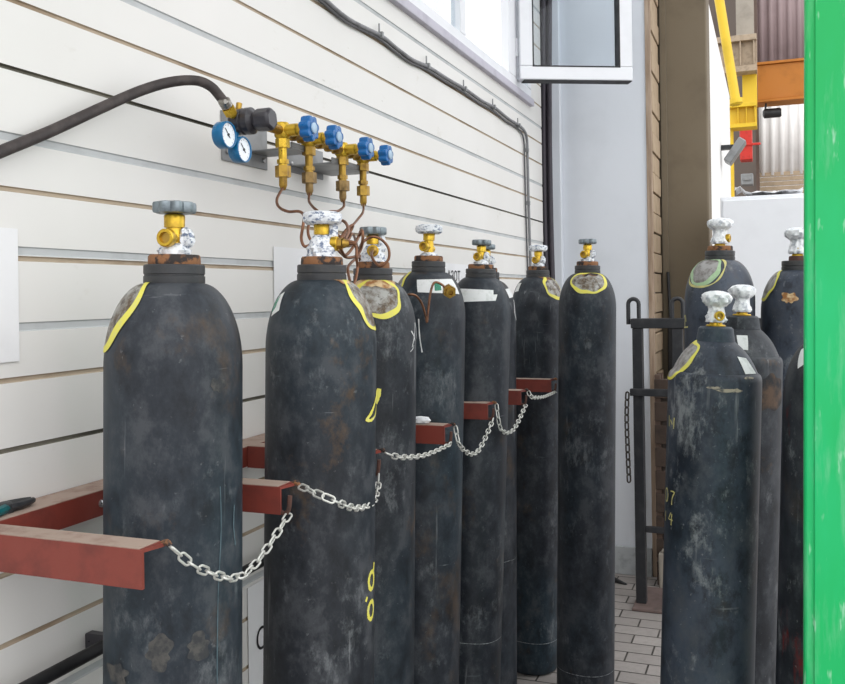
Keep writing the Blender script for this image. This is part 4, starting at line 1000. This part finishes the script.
# crane runway, columns, brackets (left of the corrugated wall)
ry = 11.0
def hb_(name, label, cat, p0, p1, mat, y=ry, dep=.25, flange=True):
    a = on_y(p0[0], p0[1], y); b = on_y(p1[0], p1[1], y)
    if name.endswith('_post'): b.z = 0.001
    z0, z1 = min(a.z, b.z), max(a.z, b.z)
    th = thing(name, label, cat, ((a.x + b.x) / 2, y, z0)); tall = (z1 - z0) > abs(b.x - a.x); w = (b.x - a.x)
    mb = MB()
    if tall: mb.box((a.x + w * .4, y + .02, z0), (a.x + w * .6, y + dep - .02, z1)); mb.box((a.x, y, z0), (b.x, y + .0195, z1)); mb.box((a.x, y + dep - .0195, z0), (b.x, y + dep, z1))
    else:
        f = (z1 - z0) * .16; mb.box((a.x, y + dep * .3, z0 + f), (b.x, y + dep * .5, z1 - f)); mb.box((a.x, y, z0), (b.x, y + dep, z0 + f)); mb.box((a.x, y, z1 - f), (b.x, y + dep, z1))
        for u in (.33, .62, .92): mb.box((a.x + w * u, y + .01, z0 + f), (a.x + w * (u + .03), y + dep * .3, z1 - f))
    mb.build('profile', mat, th, bevel=.004); return th
hb_('steel_column', 'pale grey steel post high behind the yellow pipe', 'column', (735, -40), (754, 36), CONCRETE, ry + .6)
hb_('steel_beam', 'tan crane runway beam crossing behind the yellow pipe', 'beam', (712, 38), (757, 70), simple('tan_runway_paint', (.40, .31, .22), .6), ry + .3)
hb_('steel_bracket', 'yellow steel bracket left of the orange girder', 'bracket', (742, 66), (757, 103), CRANE_Y, ry + .5)
hb_('crane_carriage', 'yellow crane carriage beam under the runway beam', 'beam', (728, 104), (757, 126), CRANE_Y, ry)
hb_('yellow_post', 'yellow steel post above the white cabinet', 'post', (730, 124), (737, 412), CRANE_Y, ry + .1)
hb_('brown_post', 'dark brown steel post beside the corrugated wall', 'post', (756, -60), (759.5, 398), BROWNST, HY - 4)
a = on_y(717, -14, ry - .5); b = on_y(735.5, 100, ry - .5)
yp = thing('yellow_pipe', 'slanting yellow pipe at top beside the bright reveal', 'pipe', (b.x, ry - .5, b.z))
mb = MB(); mb.tube([a, b], .052, 14); mb.build('tube', CRANE_Y, yp)
mb = MB(); mb.lathe([(.075, 0), (.075, .05), (.05, .07)], 14, axisM(b - (b - a).normalized() * .01, (b - a).normalized())); mb.build('end_cap', CRANE_Y, yp)
a = on_y(740, 160, ry + .9); b = on_y(752, 128, ry + .9)
mb = MB(); mb.box((a.x, ry + .9, a.z), (b.x, ry + 1.15, b.z)); mb.box((a.x + .02, ry + .88, a.z + .17), (b.x + .10, ry + .8995, a.z + .20)); centre_mesh(tag(mb.build('electrical_box', REDBOX, bevel=.01), 'red box hanging in the dark hall below the yellow bracket', 'box'))
a = on_y(741, 185, ry + .9); b = on_y(753, 165, ry + .9)
mb = MB(); mb.box((a.x, ry + .9, a.z), (b.x, ry + 1.1, b.z - .10)); mb.box((a.x + .03, ry + .88, a.z + .05), (b.x - .02, ry + .8995, b.z - .14)); centre_mesh(tag(mb.build('switch_box', PLATE, bevel=.01), 'small grey box below the red box in the hall', 'box'))
# floodlight on the reveal's edge
a = on_y(716, 149, 7.0); fp = Vector((px1 + .02, 7.2, a.z))
fl_ = thing('floodlight', 'small grey floodlight fixed to the bright reveal wall', 'lamp', fp)
mb = MB(); mb.box((fp.x - .03, 7.16, fp.z + .02), (fp.x + .06, 7.24, fp.z + .05)); mb.build('bracket', BLACK_STEEL, fl_)
mb = MB(); Mx = Matrix.Translation(fp + Vector((.07, 0, 0))) @ Matrix.Rotation(R(35), 4, 'Y'); mb.box((-.03, -.09, -.10), (.03, .09, .10), Mx); mb.build('lamp_head', PLATE, fl_, bevel=.008)

# ------------------------------------------------------------------ light
w = bpy.data.worlds.new('sky'); sc.world = w; w.use_nodes = True; nt = w.node_tree; bg = nt.nodes['Background']
tc = nt.nodes.new('ShaderNodeTexCoord'); sx = nt.nodes.new('ShaderNodeSeparateXYZ'); cr = nt.nodes.new('ShaderNodeValToRGB')
nt.links.new(tc.outputs['Generated'], sx.inputs[0]); mr = nt.nodes.new('ShaderNodeMapRange'); mr.inputs[1].default_value = -1; mr.inputs[2].default_value = 1
nt.links.new(sx.outputs['Z'], mr.inputs[0]); nt.links.new(mr.outputs[0], cr.inputs[0])
e = cr.color_ramp.elements; e[0].position = .40; e[0].color = (.30, .30, .30, 1); e[1].position = .62; e[1].color = (.96, .98, 1, 1)
x = e.new(.5); x.color = (.74, .76, .80, 1)
nt.links.new(cr.outputs[0], bg.inputs['Color']); bg.inputs['Strength'].default_value = 2.0
su = bpy.data.lights.new('sun', 'SUN'); su.energy = .5; su.angle = R(60); su.color = (1, .97, .92)
so_ = bpy.data.objects.new('sun', su); COL.objects.link(so_); so_.location = (3, -3, 5)
so_.rotation_euler = Vector((-.75, .55, -.55)).to_track_quat('-Z', 'Y').to_euler()

sc.view_settings.view_transform = 'Standard'; sc.view_settings.look = 'None'; sc.view_settings.gamma = 1; sc.view_settings.exposure = 0
sc.view_settings.use_curve_mapping = False
